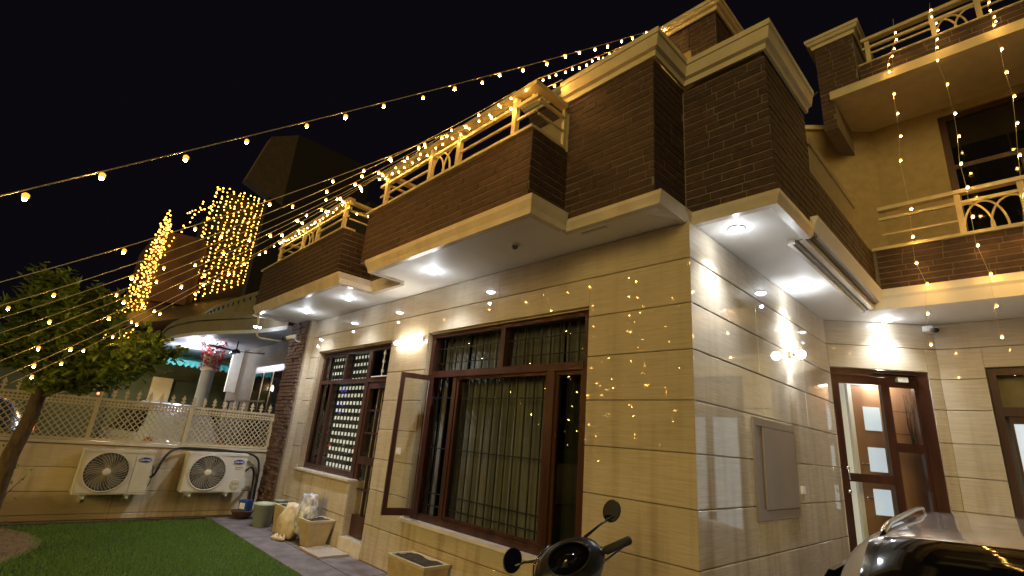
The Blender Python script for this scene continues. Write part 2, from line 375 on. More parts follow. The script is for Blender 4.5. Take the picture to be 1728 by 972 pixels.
# front wall (outer stone face on y = 0, core recessed by .028)
HF = [(-6.84, -4.97, .88, 2.785), (-4.97, -4.41, .19, 2.785), (-3.53, -.985, .63, 2.80)]
clad((0,.028,0), X, NY, -7.18, 0.0, HF, [-5.6, -4.0, -2.25])
core = MB()
def corebox(a, b, z0, z1, d=.30): core.box(a, b, .030, d, z0, z1)
corebox(-7.6, -6.842, 0, 3.39); corebox(-6.842, -4.968, 0, .878); corebox(-6.842, -4.408, 2.787, 3.39); corebox(-4.968, -4.408, 0, .188)
corebox(-4.408, -3.532, 0, 3.39); corebox(-3.532, -.983, 0, .628); corebox(-3.532, -.983, 2.802, 3.39); corebox(-.983, -.25, 0, 3.39)
part('wall_core', core, MARB2, house)
# side wall (outer stone face on x = 0)
HS = [(1.035, 2.065, 1.10, 1.925)]
clad((-.028,0,0), Y, NX, 0.0, 3.64, HS, [1.31, 2.6])
part('wall_core', MB().box(-.25, -.030, .030, 3.7, 0, 3.39), MARB2, house)
# slanted door wall
A0 = Vector((0, 3.64, 0)); UT = Vector((.7643, .6449, 0)); UN = Vector((.6449, -.7643, 0))
clad(A0 - UN*.028, UT, UN, .0, 1.28, [(.012, 1.15, .0, 2.78)], [])
part('wall_core', MB().obox(A0, UT, UN, -.1, 1.4, -.25, -.030, 2.785, 3.39).obox(A0, UT, UN, 1.155, 1.45, -.25, -.030, 0, 3.39), MARB2, house)
clad((0,4.493,0), X, NY, .978, 6.4, [(1.39, 3.1, .0, 2.83), (3.75, 5.1, .9, 2.5)], [3.4, 5.4])
wc = MB(); wc.box(.99, 1.388, 4.495, 4.7, 0, 3.39).box(1.388, 3.102, 4.495, 4.7, 2.832, 3.39).box(3.102, 3.748, 4.495, 4.7, 0, 3.39).box(3.748, 5.102, 4.495, 4.7, 0, .898).box(3.748, 5.102, 4.495, 4.7, 2.502, 3.39).box(5.102, 6.5, 4.495, 4.7, 0, 3.39)
part('wall_core', wc, MARB2, house)
# narrow stone strip and rough brick pier at the garden end
part('stone_panel', MB().box(-7.27, -7.182, -.085, .028, .022, 3.388), MARB, house)
pier = part('brick_pier', MB().box(-8.02, -7.285, -.09, .3, 0, 3.39), MORT, house)

# soffits and slabs
sof = MB()
sof.prism([(-7.75,-.90),(-4.42,-.90),(-4.42,-.40),(-3.62,-.40),(-3.62,-.90),(-.93,-.90),(-.93,-.43),(-.02,-.43),(-.02,.08),(.64,.08),(.64,.86),(.52,.86),(.52,3.43),(6.5,3.43),(6.5,4.6),(.7,4.6),(-.2,3.9),(-.2,.1),(-7.75,.1)], 3.39, 3.45)
part('soffit', sof, WHITE, house)
# fascia mouldings: a lower lip and an upper step, profile outward from the brick line
fz = MB()
def moulding(pts, prof):
    P = [Vector((x,y,0)) for x,y in pts]; k = len(prof); o0 = len(fz.v)
    for i in range(len(P)):
        d0 = (P[i]-P[i-1]).normalized() if i else None; d1 = (P[i+1]-P[i]).normalized() if i < len(P)-1 else None
        n0 = Vector((d0.y,-d0.x,0)) if d0 else None; n1 = Vector((d1.y,-d1.x,0)) if d1 else None
        nn = n1 if n0 is None else n0 if n1 is None else (n0+n1)/((n0+n1).length_squared/2)
        for d, z in prof: q = P[i] + nn*d; fz.v.append((q.x, q.y, z))
    for i in range(len(P)-1):
        for j in range(k): fz.f.append((o0+i*k+j, o0+i*k+(j+1)%k, o0+(i+1)*k+(j+1)%k, o0+(i+1)*k+j))
    fz.f.append(tuple(o0+j for j in range(k))); fz.f.append(tuple(o0+(len(P)-1)*k+j for j in range(k)))
PA = [(-.06,3.375),(0,3.375),(.012,3.425),(.040,3.485),(.045,3.53),(-.06,3.53)]
PB = [(-.06,3.379),(0,3.379),(.010,3.405),(.030,3.445),(.034,3.476),(-.06,3.476)]
moulding([(-3.66,-.42),(-3.66,-.90),(-.93,-.90),(-.93,-.47)], PA)
moulding([(-7.78,.0),(-7.78,-.90),(-4.46,-.90),(-4.46,-.41),(-3.72,-.41)], PA)
moulding([(-.98,-.43),(-.02,-.43),(-.02,.07),(.645,.07),(.645,.86)], PB)
part('fascia', fz, SILL, house)
# stepped cornice below the long side brick wall
part('cornice_step', MB().box(.47, .50, .86, 3.40, 3.355, 3.388).box(.47, .53, .82, .858, 3.355, 3.388), SILL, house)
part('cornice_step', MB().box(.545, .592, .88, 3.40, 3.388, 3.44).box(.53, .66, .862, .88, 3.40, 3.56), SILL, house)
part('cornice_step', MB().extr([(.615, 3.47), (.655, 3.47), (.70, 3.57), (.70, 3.592), (.615, 3.592)], 'y', .90, 3.40), WHITE, house)
part('cornice_channel', MB().box(.50, .62, .86, 3.40, 3.452, 3.60), TAUPE, house)
# right wing fascia band
part('fascia', MB().extr([(3.43, 3.372), (3.402, 3.372), (3.40, 3.50), (3.375, 3.53), (3.375, 3.61), (3.43, 3.61)], 'x', .56, 6.5), WHITE, house)

# ---- brickwork
BRL = [.20, .25, .30, .36]
BME = []
for i in range(5):
    bb = MB(); e = .0045
    bb.obox((0,0,0), (1,0,0), (0,-1,0), -.5, .5, 0, 1, -.5, .5)
    me = bb.mesh('brick', BRICK)
    bm = bmesh.new(); bm.from_mesh(me)
    bmesh.ops.subdivide_edges(bm, edges=[e_ for e_ in bm.edges if abs(e_.verts[0].co.x - e_.verts[1].co.x) > .5], cuts=2)
    for v in bm.verts:
        if v.co.y < -.5: v.co.y += random.uniform(-.16, .18)
        v.co.z *= random.uniform(.92, 1.03) if v.co.y < -.5 else 1
    bm.to_mesh(me); bm.free(); BME.append(me)
NBRICK = [0]
RBRICK = noise_mat('rough_pier_brick', (.085, .045, .030), (.17, .095, .062), .85, 12, (1,1,1), bump=1.0, bscale=40)
def bricks(parent, p0, u, n, s0, s1, z0, z1, single=True, depth=.006, pitch=.0705, lens=BRL, mat=None):
    """individual rough bricks laid in courses on a wall face; single=False joins them into one part"""
    p0 = Vector(p0); u = Vector(u).normalized(); n = Vector(n).normalized()
    nc = max(1, round((z1-z0)/pitch)); ph = (z1-z0)/nc
    ang = math.atan2(u.y, u.x)
    flip = (Vector((u.y, -u.x, 0)).dot(n) < 0)
    jm = MB()
    for c in range(nc):
        s = s0 - random.uniform(0, .12)
        while s < s1 - .01:
            L = random.choice(lens) + random.uniform(-.015, .015)
            a = max(s, s0) + .004; b = min(s + L, s1) - .004; s += L
            if b - a < .02: continue
            zc = z0 + (c+.5)*ph + random.uniform(-.0015, .0015); hh = ph - random.uniform(.010, .014); dd = depth*random.uniform(.7, 1.35)
            if single and NBRICK[0] < 298:
                o = link('brick', random.choice(BME), parent)
                NBRICK[0] += 1
                q = p0 + u*((a+b)/2); sx = b-a
                M = Matrix.Translation((q.x, q.y, zc)) @ Matrix.Rotation(ang, 4, 'Z') @ Matrix.Diagonal((sx, (-dd if flip else dd), hh, 1))
                if flip: M = Matrix.Translation((q.x, q.y, zc)) @ Matrix.Rotation(ang+PI, 4, 'Z') @ Matrix.Diagonal((sx, dd, hh, 1))
                o.matrix_parent_inverse = Matrix.Identity(4) if WL[parent.name].length == 0 else Matrix.Translation(-WL[parent.name])
                o.location = M.to_translation(); o.rotation_euler = M.to_euler(); o.scale = M.to_scale()
            else:
                jm.obox(p0, u, n, a, b, 0, dd, zc-hh/2, zc+hh/2, .002)
    if jm.v: part('brickwork', jm, mat or BRICK, parent, kind='stuff')

def parapet(name, mb, label):
    return part(name, mb, MORT, house, label=label)
# balcony A (large), balcony D (garden end)
balA = parapet('balcony', MB().box(-3.88, -.965, -.91, -.78, 3.53, 4.20).box(-3.88, -3.75, -.80, -.42, 3.53, 4.2).box(-1.09, -.967, -.80, -.42, 3.53, 4.2).box(-3.9, -.95, -.78, 1.5, 3.45, 3.53), 'larger brick balcony over the wide window')
balD = parapet('balcony', MB().box(-7.85, -4.56, -.91, -.78, 3.53, 4.20).box(-4.69, -4.562, -.8, -.42, 3.53, 4.2).box(-7.85, -7.72, -.8, .2, 3.53, 4.2).box(-4.6, -3.8, -.42, -.30, 3.45, 4.20), 'smaller brick balcony at the garden end')
bayB = parapet('bay_wall', MB().box(-.96, -.06, -.44, .6, 3.478, 4.75), 'brick bay left of the corner')
bayC = parapet('bay_wall', MB().box(-.06, .645, .07, 1.05, 3.45, 4.71).box(.50, .645, 1.05, 3.42, 3.60, 4.10), 'brick bay over the corner')
wingR = parapet('balcony', MB().box(.62, 6.4, 3.42, 3.56, 3.61, 4.10), 'brick balcony of the right wing')
roofR = parapet('roof_parapet', MB().box(.80, 6.4, 3.42, 3.56, 6.54, 6.77).box(.32, .78, 3.42, 4.4, 6.54, 7.34).box(.32, .48, 3.42, 4.4, 5.97, 6.54), 'roof parapet of the right wing')
random.seed(11)
bricks(bayB, (0,-.44,0), X, NY, -.96, -.051, 3.48, 4.745)
bricks(bayC, (0,.07,0), X, NY, -.052, .654, 3.478, 4.705)
bricks(balA, (0,-.91,0), X, NY, -3.889, -.957, 3.535, 4.20)
bricks(wingR, (0,3.42,0), X, NY, .68, 2.3, 3.612, 4.10)
bricks(bayC, (.645,0,0), Y, NX, .07, 1.05, 3.60, 4.705, single=False); bricks(bayC, (.645,0,0), Y, NX, 1.05, 3.42, 3.60, 4.10, single=False)
bricks(bayC, (.645,0,0), Y, NX, .07, .86, 3.505, 3.60, single=False)
bricks(bayB, (-.06,0,0), Y, NX, -.44, .06, 3.48, 4.745, single=False)
bricks(balA, (-.967,0,0), Y, NX, -.91, -.44, 3.535, 4.20, single=False)
bricks(balA, (-3.88,0,0), Y, (-1,0,0), -.91, -.42, 3.535, 4.20, single=False)
bricks(balD, (0,-.91,0), X, NY, -7.85, -4.552, 3.535, 4.20, single=False)
bricks(balD, (-4.562,0,0), Y, NX, -.91, -.42, 3.535, 4.20, single=False)
bricks(balD, (0,-.42,0), X, NY, -4.56, -3.88, 3.51, 4.20, single=False)
bricks(wingR, (0,3.42,0), X, NY, 2.3, 6.4, 3.612, 4.10, single=False)
bricks(roofR, (0,3.42,0), X, NY, .80, 6.4, 6.545, 6.77, single=False); bricks(roofR, (0,3.42,0), X, NY, .32, .78, 6.545, 7.34, single=False)
bricks(roofR, (0,3.42,0), X, NY, .32, .48, 5.97, 6.54, single=False)
bricks(pier, (0,-.09,0), X, NY, -8.02, -7.285, .02, 3.385, single=False, depth=.035, pitch=.062, lens=[.09,.13,.17], mat=RBRICK)
# copings and cornices
cp = MB()
cp.box(-3.92, -.95, -.945, -.76, 4.203, 4.232).box(-.985, -.955, -.758, -.47, 4.203, 4.232)
part('coping', cp, RAILM, balA)
part('coping', MB().box(-7.89, -4.55, -.945, -.76, 4.203, 4.228), RAILM, balD)
part('coping', MB().box(.655, 6.4, 3.385, 3.57, 4.103, 4.14), RAILM, wingR)
def cornice(parent, pts, z0, z1, out=.09, mat=CREAM):
    """moulded cornice along an open polyline seen from outside (outward = right-hand side of the run)"""
    prof = [(0, z0), (.022, z0), (.03, z0+.045), (.06, z0+.06), (out-.012, z1-.055), (out, z1-.05), (out, z1), (-.08, z1)]
    P = [Vector((x,y,0)) for x,y in pts]; offs = []
    for i in range(len(P)):
        d0 = (P[i]-P[i-1]).normalized() if i else None; d1 = (P[i+1]-P[i]).normalized() if i < len(P)-1 else None
        n0 = Vector((d0.y,-d0.x,0)) if d0 else None; n1 = Vector((d1.y,-d1.x,0)) if d1 else None
        if n0 is None: nn = n1
        elif n1 is None: nn = n0
        else: nn = (n0+n1); nn = nn / (nn.length_squared/2)
        offs.append(nn)
    mb = MB(); k = len(prof)
    for p, o in zip(P, offs):
        for d, z in prof: q = p + o*d; mb.v.append((q.x, q.y, z))
    for i in range(len(P)-1):
        for j in range(k): mb.f.append((i*k+j, i*k+(j+1)%k, (i+1)*k+(j+1)%k, (i+1)*k+j))
    mb.f.append(tuple(range(k))); mb.f.append(tuple((len(P)-1)*k+j for j in range(k)))
    return part('cornice', mb, mat, parent)
cornice(bayB, [(-1.02,-.445), (-.045,-.445), (-.045,.055), (.65,.055), (.65,1.10)], 4.745, 4.955)
part('bay_roof', MB().box(-.96, .60, .15, 1.05, 4.80, 4.94), CREAM, bayB)
part('side_panel', MB().box(.585, .648, 1.10, 2.68, 4.102, 4.45).box(.575, .66, 1.06, 2.70, 4.40, 4.47), STUC, bayC)
cornice(roofR, [(.31,4.4), (.31,3.415), (.79,3.415), (.79,4.4)], 7.345, 7.50)
part('slab', MB().extr([(3.36, 6.39), (3.36, 6.50), (3.39, 6.54), (4.6, 6.54), (4.6, 6.38), (3.44, 6.38)], 'x', .44, 6.5), CREAM, roofR)

# railings --------------------------------------------------------------
def arc_pts(x0, x1, y, z0, h, k=14):
    return [(x0 + (x1-x0)*(.5-.5*math.cos(PI*i/k)), y, z0 + h*math.sin(PI*i/k)) for i in range(k+1)]
def rail_run(parent, x0, x1, y, z0, z1, posts, archspans, low=True):
    part('top_rail', MB().box(x0, x1, y-.045, y+.045, z1-.045, z1), RAILM, parent)
    part('middle_rail', MB().box(x0, x1, y-.018, y+.018, z1-.165, z1-.13), RAILM, parent)
    for p in posts: part('post', MB().box(p-.026, p+.026, y-.024, y+.024, z0, z1-.046), RAILM, parent)
    edges = sorted(posts + [x0, x1]); lr = MB()
    for a, b in zip(edges[:-1], edges[1:]):
        if b-a > .1 and not any(s0-.02 < (a+b)/2 < s1+.02 for s0, s1 in archspans):
            part('lower_rail', MB().box(a+.01, b-.01, y-.009, y+.009, z0+.155, z0+.175), RAILM, parent)
    for s0, s1 in archspans:
        w2 = (s1-s0); h = z1-.165-z0
        for a, b in ((s0-.25*w2, s0+.5*w2), (s0+.02*w2, s0+.72*w2), (s0+.45*w2, s0+1.2*w2)):
            pts = [p for p in arc_pts(a, b, y, z0, h*.98) if s0 <= p[0] <= s1]
            if len(pts) > 2: part('arch_bar', MB().tube(pts, .011, 6), RAILM, parent)
rail_run(balA, -3.68, -.93, -.90, 4.232, 4.69, [-3.52, -2.56, -2.06, -1.22], [(-2.56,-2.06)])
def rail_y(parent, x, y0, y1, z0, z1):
    part('top_rail', MB().box(x-.04, x+.04, y0, y1, z1-.045, z1-.002), RAILM, parent)
    part('middle_rail', MB().box(x-.014, x+.014, y0, y1, z1-.16, z1-.135), RAILM, parent)
    part('lower_rail', MB().box(x-.009, x+.009, y0, y1, z0+.155, z0+.172), RAILM, parent)
rail_y(balA, -.97, -.855, -.50, 4.232, 4.69); part('post', MB().box(-.995,-.96,-.51,-.475,4.232,4.70), RAILM, balA)
rail_y(balA, -3.55, -.855, -.1, 4.232, 4.69)
rail_run(balD, -7.25, -4.52, -.90, 4.228, 4.66, [-7.12, -6.1, -5.55, -4.66], [(-6.1,-5.55)])
rail_y(balD, -4.62, -.855, .3, 4.228, 4.66); rail_y(balD, -7.2, -.855, .0, 4.228, 4.66)
rail_run(wingR, .76, 6.2, 3.44, 4.14, 4.66, [1.49, 1.995, 3.1, 3.6, 4.7, 5.2], [(1.49,1.995),(1.995,2.5),(3.1,3.6),(4.7,5.2)])
rail_run(roofR, .86, 6.2, 3.47, 6.79, 7.20, [.92, 1.60, 2.02, 3.1, 3.6], [(1.60,2.02),(3.1,3.6)])
part('coping', MB().box(.80, 6.4, 3.40, 3.58, 6.773, 6.79), RAILM, roofR)

# upper storey walls ------------------------------------------------------
up = MB()
up.box(-3.62, -.64, 1.5, 1.8, 3.53, 6.58)
up.box(-.60, -.30, 1.8, 3.64, 3.45, 6.56)
up.obox((-.30,3.64,0), UT, UN, -.05, 1.283, -.3, 0, 3.46, 6.38)
up.box(.68, 1.425, 4.465, 4.7, 3.45, 6.38).box(1.425, 2.85, 4.465, 4.7, 6.27, 6.38).box(2.85, 6.4, 4.465, 4.7, 3.45, 6.38)
upper = part('upper_wall', up, STUC, house)
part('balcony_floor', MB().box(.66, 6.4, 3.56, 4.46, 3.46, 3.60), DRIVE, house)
roomp = part('roof_parapet', MB().box(-3.60, -.68, 1.53, 1.7, 6.6, 7.0).box(-.66, -.32, 1.53, 5.0, 5.6, 7.0), MORT, house, label='brick parapet of the set back upper room')
bricks(roomp, (0,1.53,0), X, NY, -3.60, -.66, 6.6, 7.0, single=False); bricks(roomp, (0,1.53,0), X, NY, -.66, -.32, 5.6, 7.0, single=False)
bricks(roomp, (-.32,0,0), Y, NX, 1.53, 3.6, 5.6, 7.0, single=False)
part('brick_band', MB().box(-1.45, -.66, 1.50, 1.54, 4.9, 5.0), STUC, roomp)
cornice(roomp, [(-3.62,3.2), (-3.62,1.51), (-.30,1.51), (-.30,4.6)], 7.0, 7.15)
# dark glazed opening of the right wing's upper floor
uw = part('window', MB().box(1.428, 1.50, 4.49, 4.56, 3.62, 6.265).box(2.78, 2.848, 4.49, 4.56, 3.62, 6.265).box(1.50, 2.78, 4.49, 4.56, 6.2, 6.265).box(1.50, 2.78, 4.49, 4.56, 5.45, 5.51).box(2.10, 2.16, 4.492, 4.558, 3.62, 5.45), WOOD, house)
part('pane', MB().box(1.50, 2.78, 4.52, 4.526, 3.62, 6.2), DGL, uw)

# ---- wide window ---------------------------------------------------------
rv = MB()
rv.box(-3.53, -3.512, .029, .16, .63, 2.80).box(-3.53, -.985, .029, .16, 2.782, 2.80)
part('reveal', rv, MARB2, house)
part('window_sill', MB().box(-3.60, -.97, -.045, .13, .60, .632), SILL, house)
def frame_part(parent, x0, x1, z0, z1, y0, y1, tw, nm='frame', mat=WOOD):
    return part(nm, MB().box(x0, x0+tw, y0, y1, z0, z1).box(x1-tw, x1, y0, y1, z0, z1).box(x0+tw, x1-tw, y0, y1, z1-tw, z1).box(x0+tw, x1-tw, y0, y1, z0, z0+tw), mat, parent)
win = part('window', MB().box(-3.51, -3.44, .06, .17, .633, 2.78).box(-1.07, -.987, .06, .17, .633, 2.78).box(-3.44, -1.07, .06, .17, 2.735, 2.78)
      .box(-3.44, -1.07, .06, .17, .633, .70).box(-3.44, -1.07, .05, .17, 2.235, 2.31).box(-2.225, -2.155, .062, .168, 2.31, 2.735)
      .box(-2.985, -2.925, .062, .168, .70, 2.235).box(-1.50, -1.41, .055, .168, .70, 2.235), WOOD, house, label='wide dark wood window with curtains')
def glass(parent, x0, x1, z0, z1, y, mat=GLASS, nm='pane'):
    return part(nm, MB().box(x0, x1, y, y+.005, z0, z1), mat, parent)
glass(win, -3.44, -2.225, 2.31, 2.735, .10); glass(win, -2.155, -1.07, 2.31, 2.735, .10)
glass(win, -2.925, -1.50, .70, 2.235, .095); glass(win, -1.41, -1.07, .70, 2.235, .095, GLASSD)
frame_part(win, -1.41, -1.075, .705, 2.233, .075, .094, .035)
frame_part(win, -2.92, -1.505, .705, 2.233, .075, .094, .03)
def grille(parent, x0, x1, z0, z1, y, pitch, hz, r=.006):
    n = max(2, round((x1-x0)/pitch))
    for i in range(1, n):
        x = x0 + (x1-x0)*i/n
        part('grille_bar', MB().box(x-r, x+r, y-r, y+r, z0, z1), IRON, parent)
    for z in hz: part('grille_bar', MB().box(x0, x1, y-r-.001, y+r+.001, z-r*.9, z+r*.9), IRON, parent)
grille(win, -2.925, -1.50, .70, 2.235, .135, .118, [1.99, 1.42, .93, .80])
grille(win, -3.44, -2.225, 2.31, 2.735, .135, .118, [2.60, 2.42]); grille(win, -2.155, -1.07, 2.31, 2.735, .135, .118, [2.60, 2.42])
grille(win, -3.44, -2.985, .70, 2.235, .135, .10, [2.0, 1.42, .93, .80])
def curtain(parent, x0, x1, z0, z1, y, mat=CURT, amp=.028, wl=.10):
    mb = MB(); n = int((x1-x0)/.012); ph = 0
    for i in range(n+1):
        x = x0 + (x1-x0)*i/n; ph += .012/wl*2*PI*random.uniform(.6, 1.4)
        yy = y + amp*math.sin(ph) + random.uniform(-.002, .002)
        mb.v += [(x, yy, z0), (x, yy*.6 + y*.4, z1)]
    for i in range(n): mb.f.append((2*i, 2*i+2, 2*i+3, 2*i+1))
    return part('curtain', mb, mat, parent, smooth=True)
curtain(win, -2.93, -1.45, .66, 2.76, .24); curtain(win, -3.46, -3.30, .66, 2.76, .26); curtain(win, -1.46, -1.02, .66, 2.76, .30, noise_mat('reflection_grey', (.13,.135,.115), (.17,.17,.15), .8, 5), amp=.01)  # last one: grey cloth added behind the right pane to imitate its reflection
curtain(win, -3.30, -2.93, 2.30, 2.76, .24); curtain(win, -1.45, -1.05, 2.30, 2.76, .24)
part('dark_room', MB().box(-3.7, -.8, .55, .60, .3, 3.1).box(-3.7, -3.6, .31, .55, .3, 3.1).box(-.9, -.8, .31, .55, .3, 3.1), DARKIN, house)
# open casement, hinged on the left side of the wide window
c0 = Vector((-3.30, .0, 0)); cu = Vector((-.30, -.955, 0)).normalized(); cn = Vector((cu.y, -cu.x, 0))
cas = part('casement', MB().obox(c0, cu, cn, 0, .052, -.02, .02, .69, 2.243).obox(c0, cu, cn, .348, .40, -.02, .02, .69, 2.243).obox(c0, cu, cn, .052, .348, -.02, .02, 2.185, 2.243).obox(c0, cu, cn, .052, .348, -.02, .02, .69, .765), WOOD, house, label='casement standing open')
part('pane', MB().obox(c0, cu, cn, .052, .348, -.003, .003, .765, 2.185), GLASS, cas)
part('latch', MB().obox(c0, cu, cn, .365, .38, .02, .035, 1.42, 1.50), IRON, cas)
part('hinge', MB().tube([(-3.30,.02,1.0), (-3.30,.02,1.1)], .01).tube([(-3.30,.02,1.9), (-3.30,.02,2.0)], .01), IRON, cas)

# ---- zebra blind window and narrow door -----------------------------------
rv = MB(); rv.box(-6.84, -6.822, .029, .20, .88, 2.785).box(-6.84, -4.41, .029, .20, 2.767, 2.785).box(-4.428, -4.41, .029, .20, .19, 2.785).box(-4.985, -4.967, .029, .25, .19, .878)
part('reveal', rv, MARB2, house)
part('window_sill', MB().box(-6.86, -4.962, -.03, .12, .866, .892), SILL, house)
w2 = part('window', MB().box(-6.80, -6.72, .10, .20, .895, 2.765).box(-6.72, -4.44, .10, .20, 2.70, 2.765).box(-6.72, -4.44, .095, .20, 2.235, 2.295).box(-6.72, -5.15, .10, .20, .895, .975)
     .box(-6.36, -6.29, .10, .20, .975, 2.235).box(-5.19, -5.09, .098, .20, .895, 2.70).box(-5.97, -5.90, .102, .20, 2.295, 2.70), WOOD, house, label='dark wood window with striped blinds and lit rows')
glass(w2, -6.29, -5.19, .975, 2.235, .13); glass(w2, -6.72, -6.36, .975, 2.235, .13, GLASSD); glass(w2, -6.72, -5.97, 2.295, 2.70, .13); glass(w2, -5.90, -5.19, 2.295, 2.70, .13)
glass(w2, -5.09, -4.44, 2.295, 2.70, .13, GLASSD)
for i in range(11):
    z = 2.175 - i*.117
    if z > .99: part('blind_slat', MB().box(-6.27, -5.20, .215, .222, z-.026, z+.026), LITW, w2)
for i in range(4):
    z = 2.66 - i*.117
    for a, b in ((-6.60, -6.02), (-5.86, -5.22)):
        part('blind_slat', MB().box(a, b, .215, .222, z-.022, z+.022), LITW, w2)
for i in range(1, 10):
    x = -6.29 + 1.10*i/10; part('grille_bar', MB().box(x-.009, x+.009, .17, .185, .975, 2.235), IRON, w2)
for a, b, k in ((-6.66, -5.97, 6), (-5.90, -5.19, 6)):
    for i in range(1, k+1):
        x = a + (b-a)*i/(k+1); part('grille_bar', MB().box(x-.009, x+.009, .17, .185, 2.295, 2.70), IRON, w2)
part('blind_cloth', MB().box(-6.75, -5.12, .235, .24, .9, 2.76), DARKIN, w2)
d2 = part('door', MB().box(-5.085, -5.02, .11, .17, .21, 2.23).box(-4.50, -4.43, .11, .17, .21, 2.23).box(-5.02, -4.50, .11, .17, 2.14, 2.23).box(-5.02, -4.50, .11, .17, 1.10, 1.20).box(-5.02, -4.50, .11, .17, .21, .46), WOOD, house, label='narrow dark wood garden door with curtained panes')
glass(d2, -5.02, -4.50, 1.20, 2.14, .135); glass(d2, -5.02, -4.50, .46, 1.10, .135)
part('glazing_bar', MB().box(-4.77, -4.745, .118, .165, 1.20, 2.14).box(-4.77, -4.745, .118, .165, .46, 1.10), WOOD, d2)
for z in (1.83, 1.52, .78): part('glazing_bar', MB().box(-5.02, -4.50, .12, .163, z-.012, z+.012), WOOD, d2)
cm = noise_mat('net_curtain', (.50,.50,.46), (.62,.62,.58), .8, 8)
curtain(d2, -4.98, -4.80, .46, 2.14, .22, cm, .02, .07); curtain(d2, -4.72, -4.54, .46, 2.14, .22, cm, .02, .07)
part('door_back', MB().box(-5.1, -4.42, .26, .27, .2, 2.78), DARKIN, d2)
part('door_closer', MB().box(-4.72, -4.50, .085, .11, 2.165, 2.20), CHROME, d2)
part('door_step', MB().box(-5.0, -4.40, -.01, .14, .022, .192), SILL, house)
part('dark_room', MB().box(-7.0, -4.3, .5, .55, .2, 3.1), DARKIN, house)
rod = MB().tube([(-4.72,.09,2.31),(-4.70,.085,2.69)], .008)
for z in (2.38, 2.52, 2.64): rod.box(-4.725,-4.69,.075,.10,z-.02,z+.02)
rod.box(-4.98, -4.52, .07, .095, 2.298, 2.312)
part('white_rod', rod, PIPEW, w2)

# ---- slanted entrance door --------------------------------------------------
def db(mb, s0, s1, z0, z1, d0=-.10, d1=-.04): return mb.obox(A0, UT, UN, s0, s1, d0, d1, z0, z1)
fr = MB(); db(fr, .014, .05, .03, 2.775, -.14, -.02); db(fr, 1.02, 1.148, .03, 2.775, -.14, -.02); db(fr, .05, 1.02, 2.69, 2.775, -.14, -.02)
entr = part('door', fr, WOOD, house, label='dark wood entrance door with glass panels')
lf = MB(); db(lf, .052, .115, .04, 2.688); db(lf, .605, .70, .04, 2.688); db(lf, .115, .605, 2.595, 2.688); db(lf, .115, .605, 1.435, 1.53); db(lf, .115, .605, .04, .22)
part('leaf', lf, WOOD, entr)
lf = MB(); db(lf, .70, .985, 2.58, 2.688, -.098, -.042); db(lf, .70, .985, 1.81, 1.915, -.098, -.042); db(lf, .985, 1.018, .04, 2.688, -.098, -.042); db(lf, .70, .985, .04, .2, -.098, -.042)
part('side_leaf', lf, WOOD, entr)
for s0, s1, z0, z1 in ((.115,.605,1.53,2.595), (.115,.605,.22,1.435), (.70,.985,1.915,2.58), (.70,.985,.2,1.81)):
    mb = MB(); db(mb, s0, s1, z0, z1, -.073, -.068); part('pane', mb, GLASS if s0 < .5 else GLASS, entr)
hm = MB()
def dp(s, d, z): q = A0 + UT*s + UN*d; return (q.x, q.y, z)
hm.tube([dp(.085,-.04,1.58), dp(.085,.015,1.58), dp(.085,.02,1.54), dp(.085,.02,1.45)], .011, 8); hm.ball(dp(.085,0,1.58), .024, 10, 6)
part('handle', hm, CHROME, entr, smooth=True)
part('lock', MB().ball(dp(.085,-.015,1.32), .025, 10, 6), CHROME, entr, smooth=True)
clm = MB(); db(clm, .78, .90, 2.64, 2.70, -.04, .01); part('door_closer', clm, PIPEW, entr)
clm = MB(); db(clm, .50, 1.0, 2.725, 2.74, -.02, .02); part('closer_arm', clm, CHROME, entr)
# lit hall behind: wall, teak inner door with frosted panes, teak side panel
def hb(s0, s1, d0, d1, z0, z1): return MB().obox(A0, UT, UN, s0, s1, d0, d1, z0, z1)
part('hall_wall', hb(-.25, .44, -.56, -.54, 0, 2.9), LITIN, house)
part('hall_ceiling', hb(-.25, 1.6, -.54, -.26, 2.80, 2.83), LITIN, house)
part('hall_floor', hb(-.25, 1.6, -.60, -.15, -.02, .02), SILL, house)
ind = part('inner_door', hb(.492, .90, -.535, -.50, .02, 2.64), WOODM, house, label='brown inner door with three frosted panes')
for z0, z1 in ((2.07, 2.37), (1.565, 1.86), (1.06, 1.36)):
    part('frosted_pane', hb(.612, .816, -.499, -.494, z0, z1), FROST, ind)
part('door_frame', hb(.442, .490, -.54, -.49, .02, 2.70).obox(A0, UT, UN, .492, .92, -.54, -.49, 2.65, 2.70), LOGOW, ind)
for z in (1.655, 1.25):
    part('handle', MB().tube([dp(.535,-.50,z), dp(.535,-.455,z), dp(.585,-.455,z-.005)], .008).ball(dp(.535,-.496,z), .018), CHROME, ind)
part('hall_panel', hb(.94, 1.62, -.52, -.50, .02, 2.80), WOODM, house)
part('hall_panel_groove', hb(.94, 1.62, -.4995, -.497, 2.33, 2.337).obox(A0, UT, UN, .94, 1.62, -.4995, -.497, 2.05, 2.057), WOOD, house)
twm = MB(); random.seed(31)
for k in range(9):
    x = 1.18 + random.uniform(-.03,.05); twm.tube([dp(x,-.47,1.9), dp(x+random.uniform(-.06,.06),-.45,2.2), dp(x+random.uniform(-.12,.12),-.44,2.5+random.uniform(-.1,.1))], [.005,.004,.002], 5)
twig = solid('dry_twigs', twm, BARK, 'spray of dry twigs behind the right glass of the entrance door', 'twigs')
o = bpy.data.objects.new('hall_lamp', lamp('POINT', 'hall_lamp', None, 17, (1,.93,.82), .05)); COL.objects.link(o); o.parent = house; o.location = tuple(Vector(dp(.8,-.36,2.72)) - house.location)
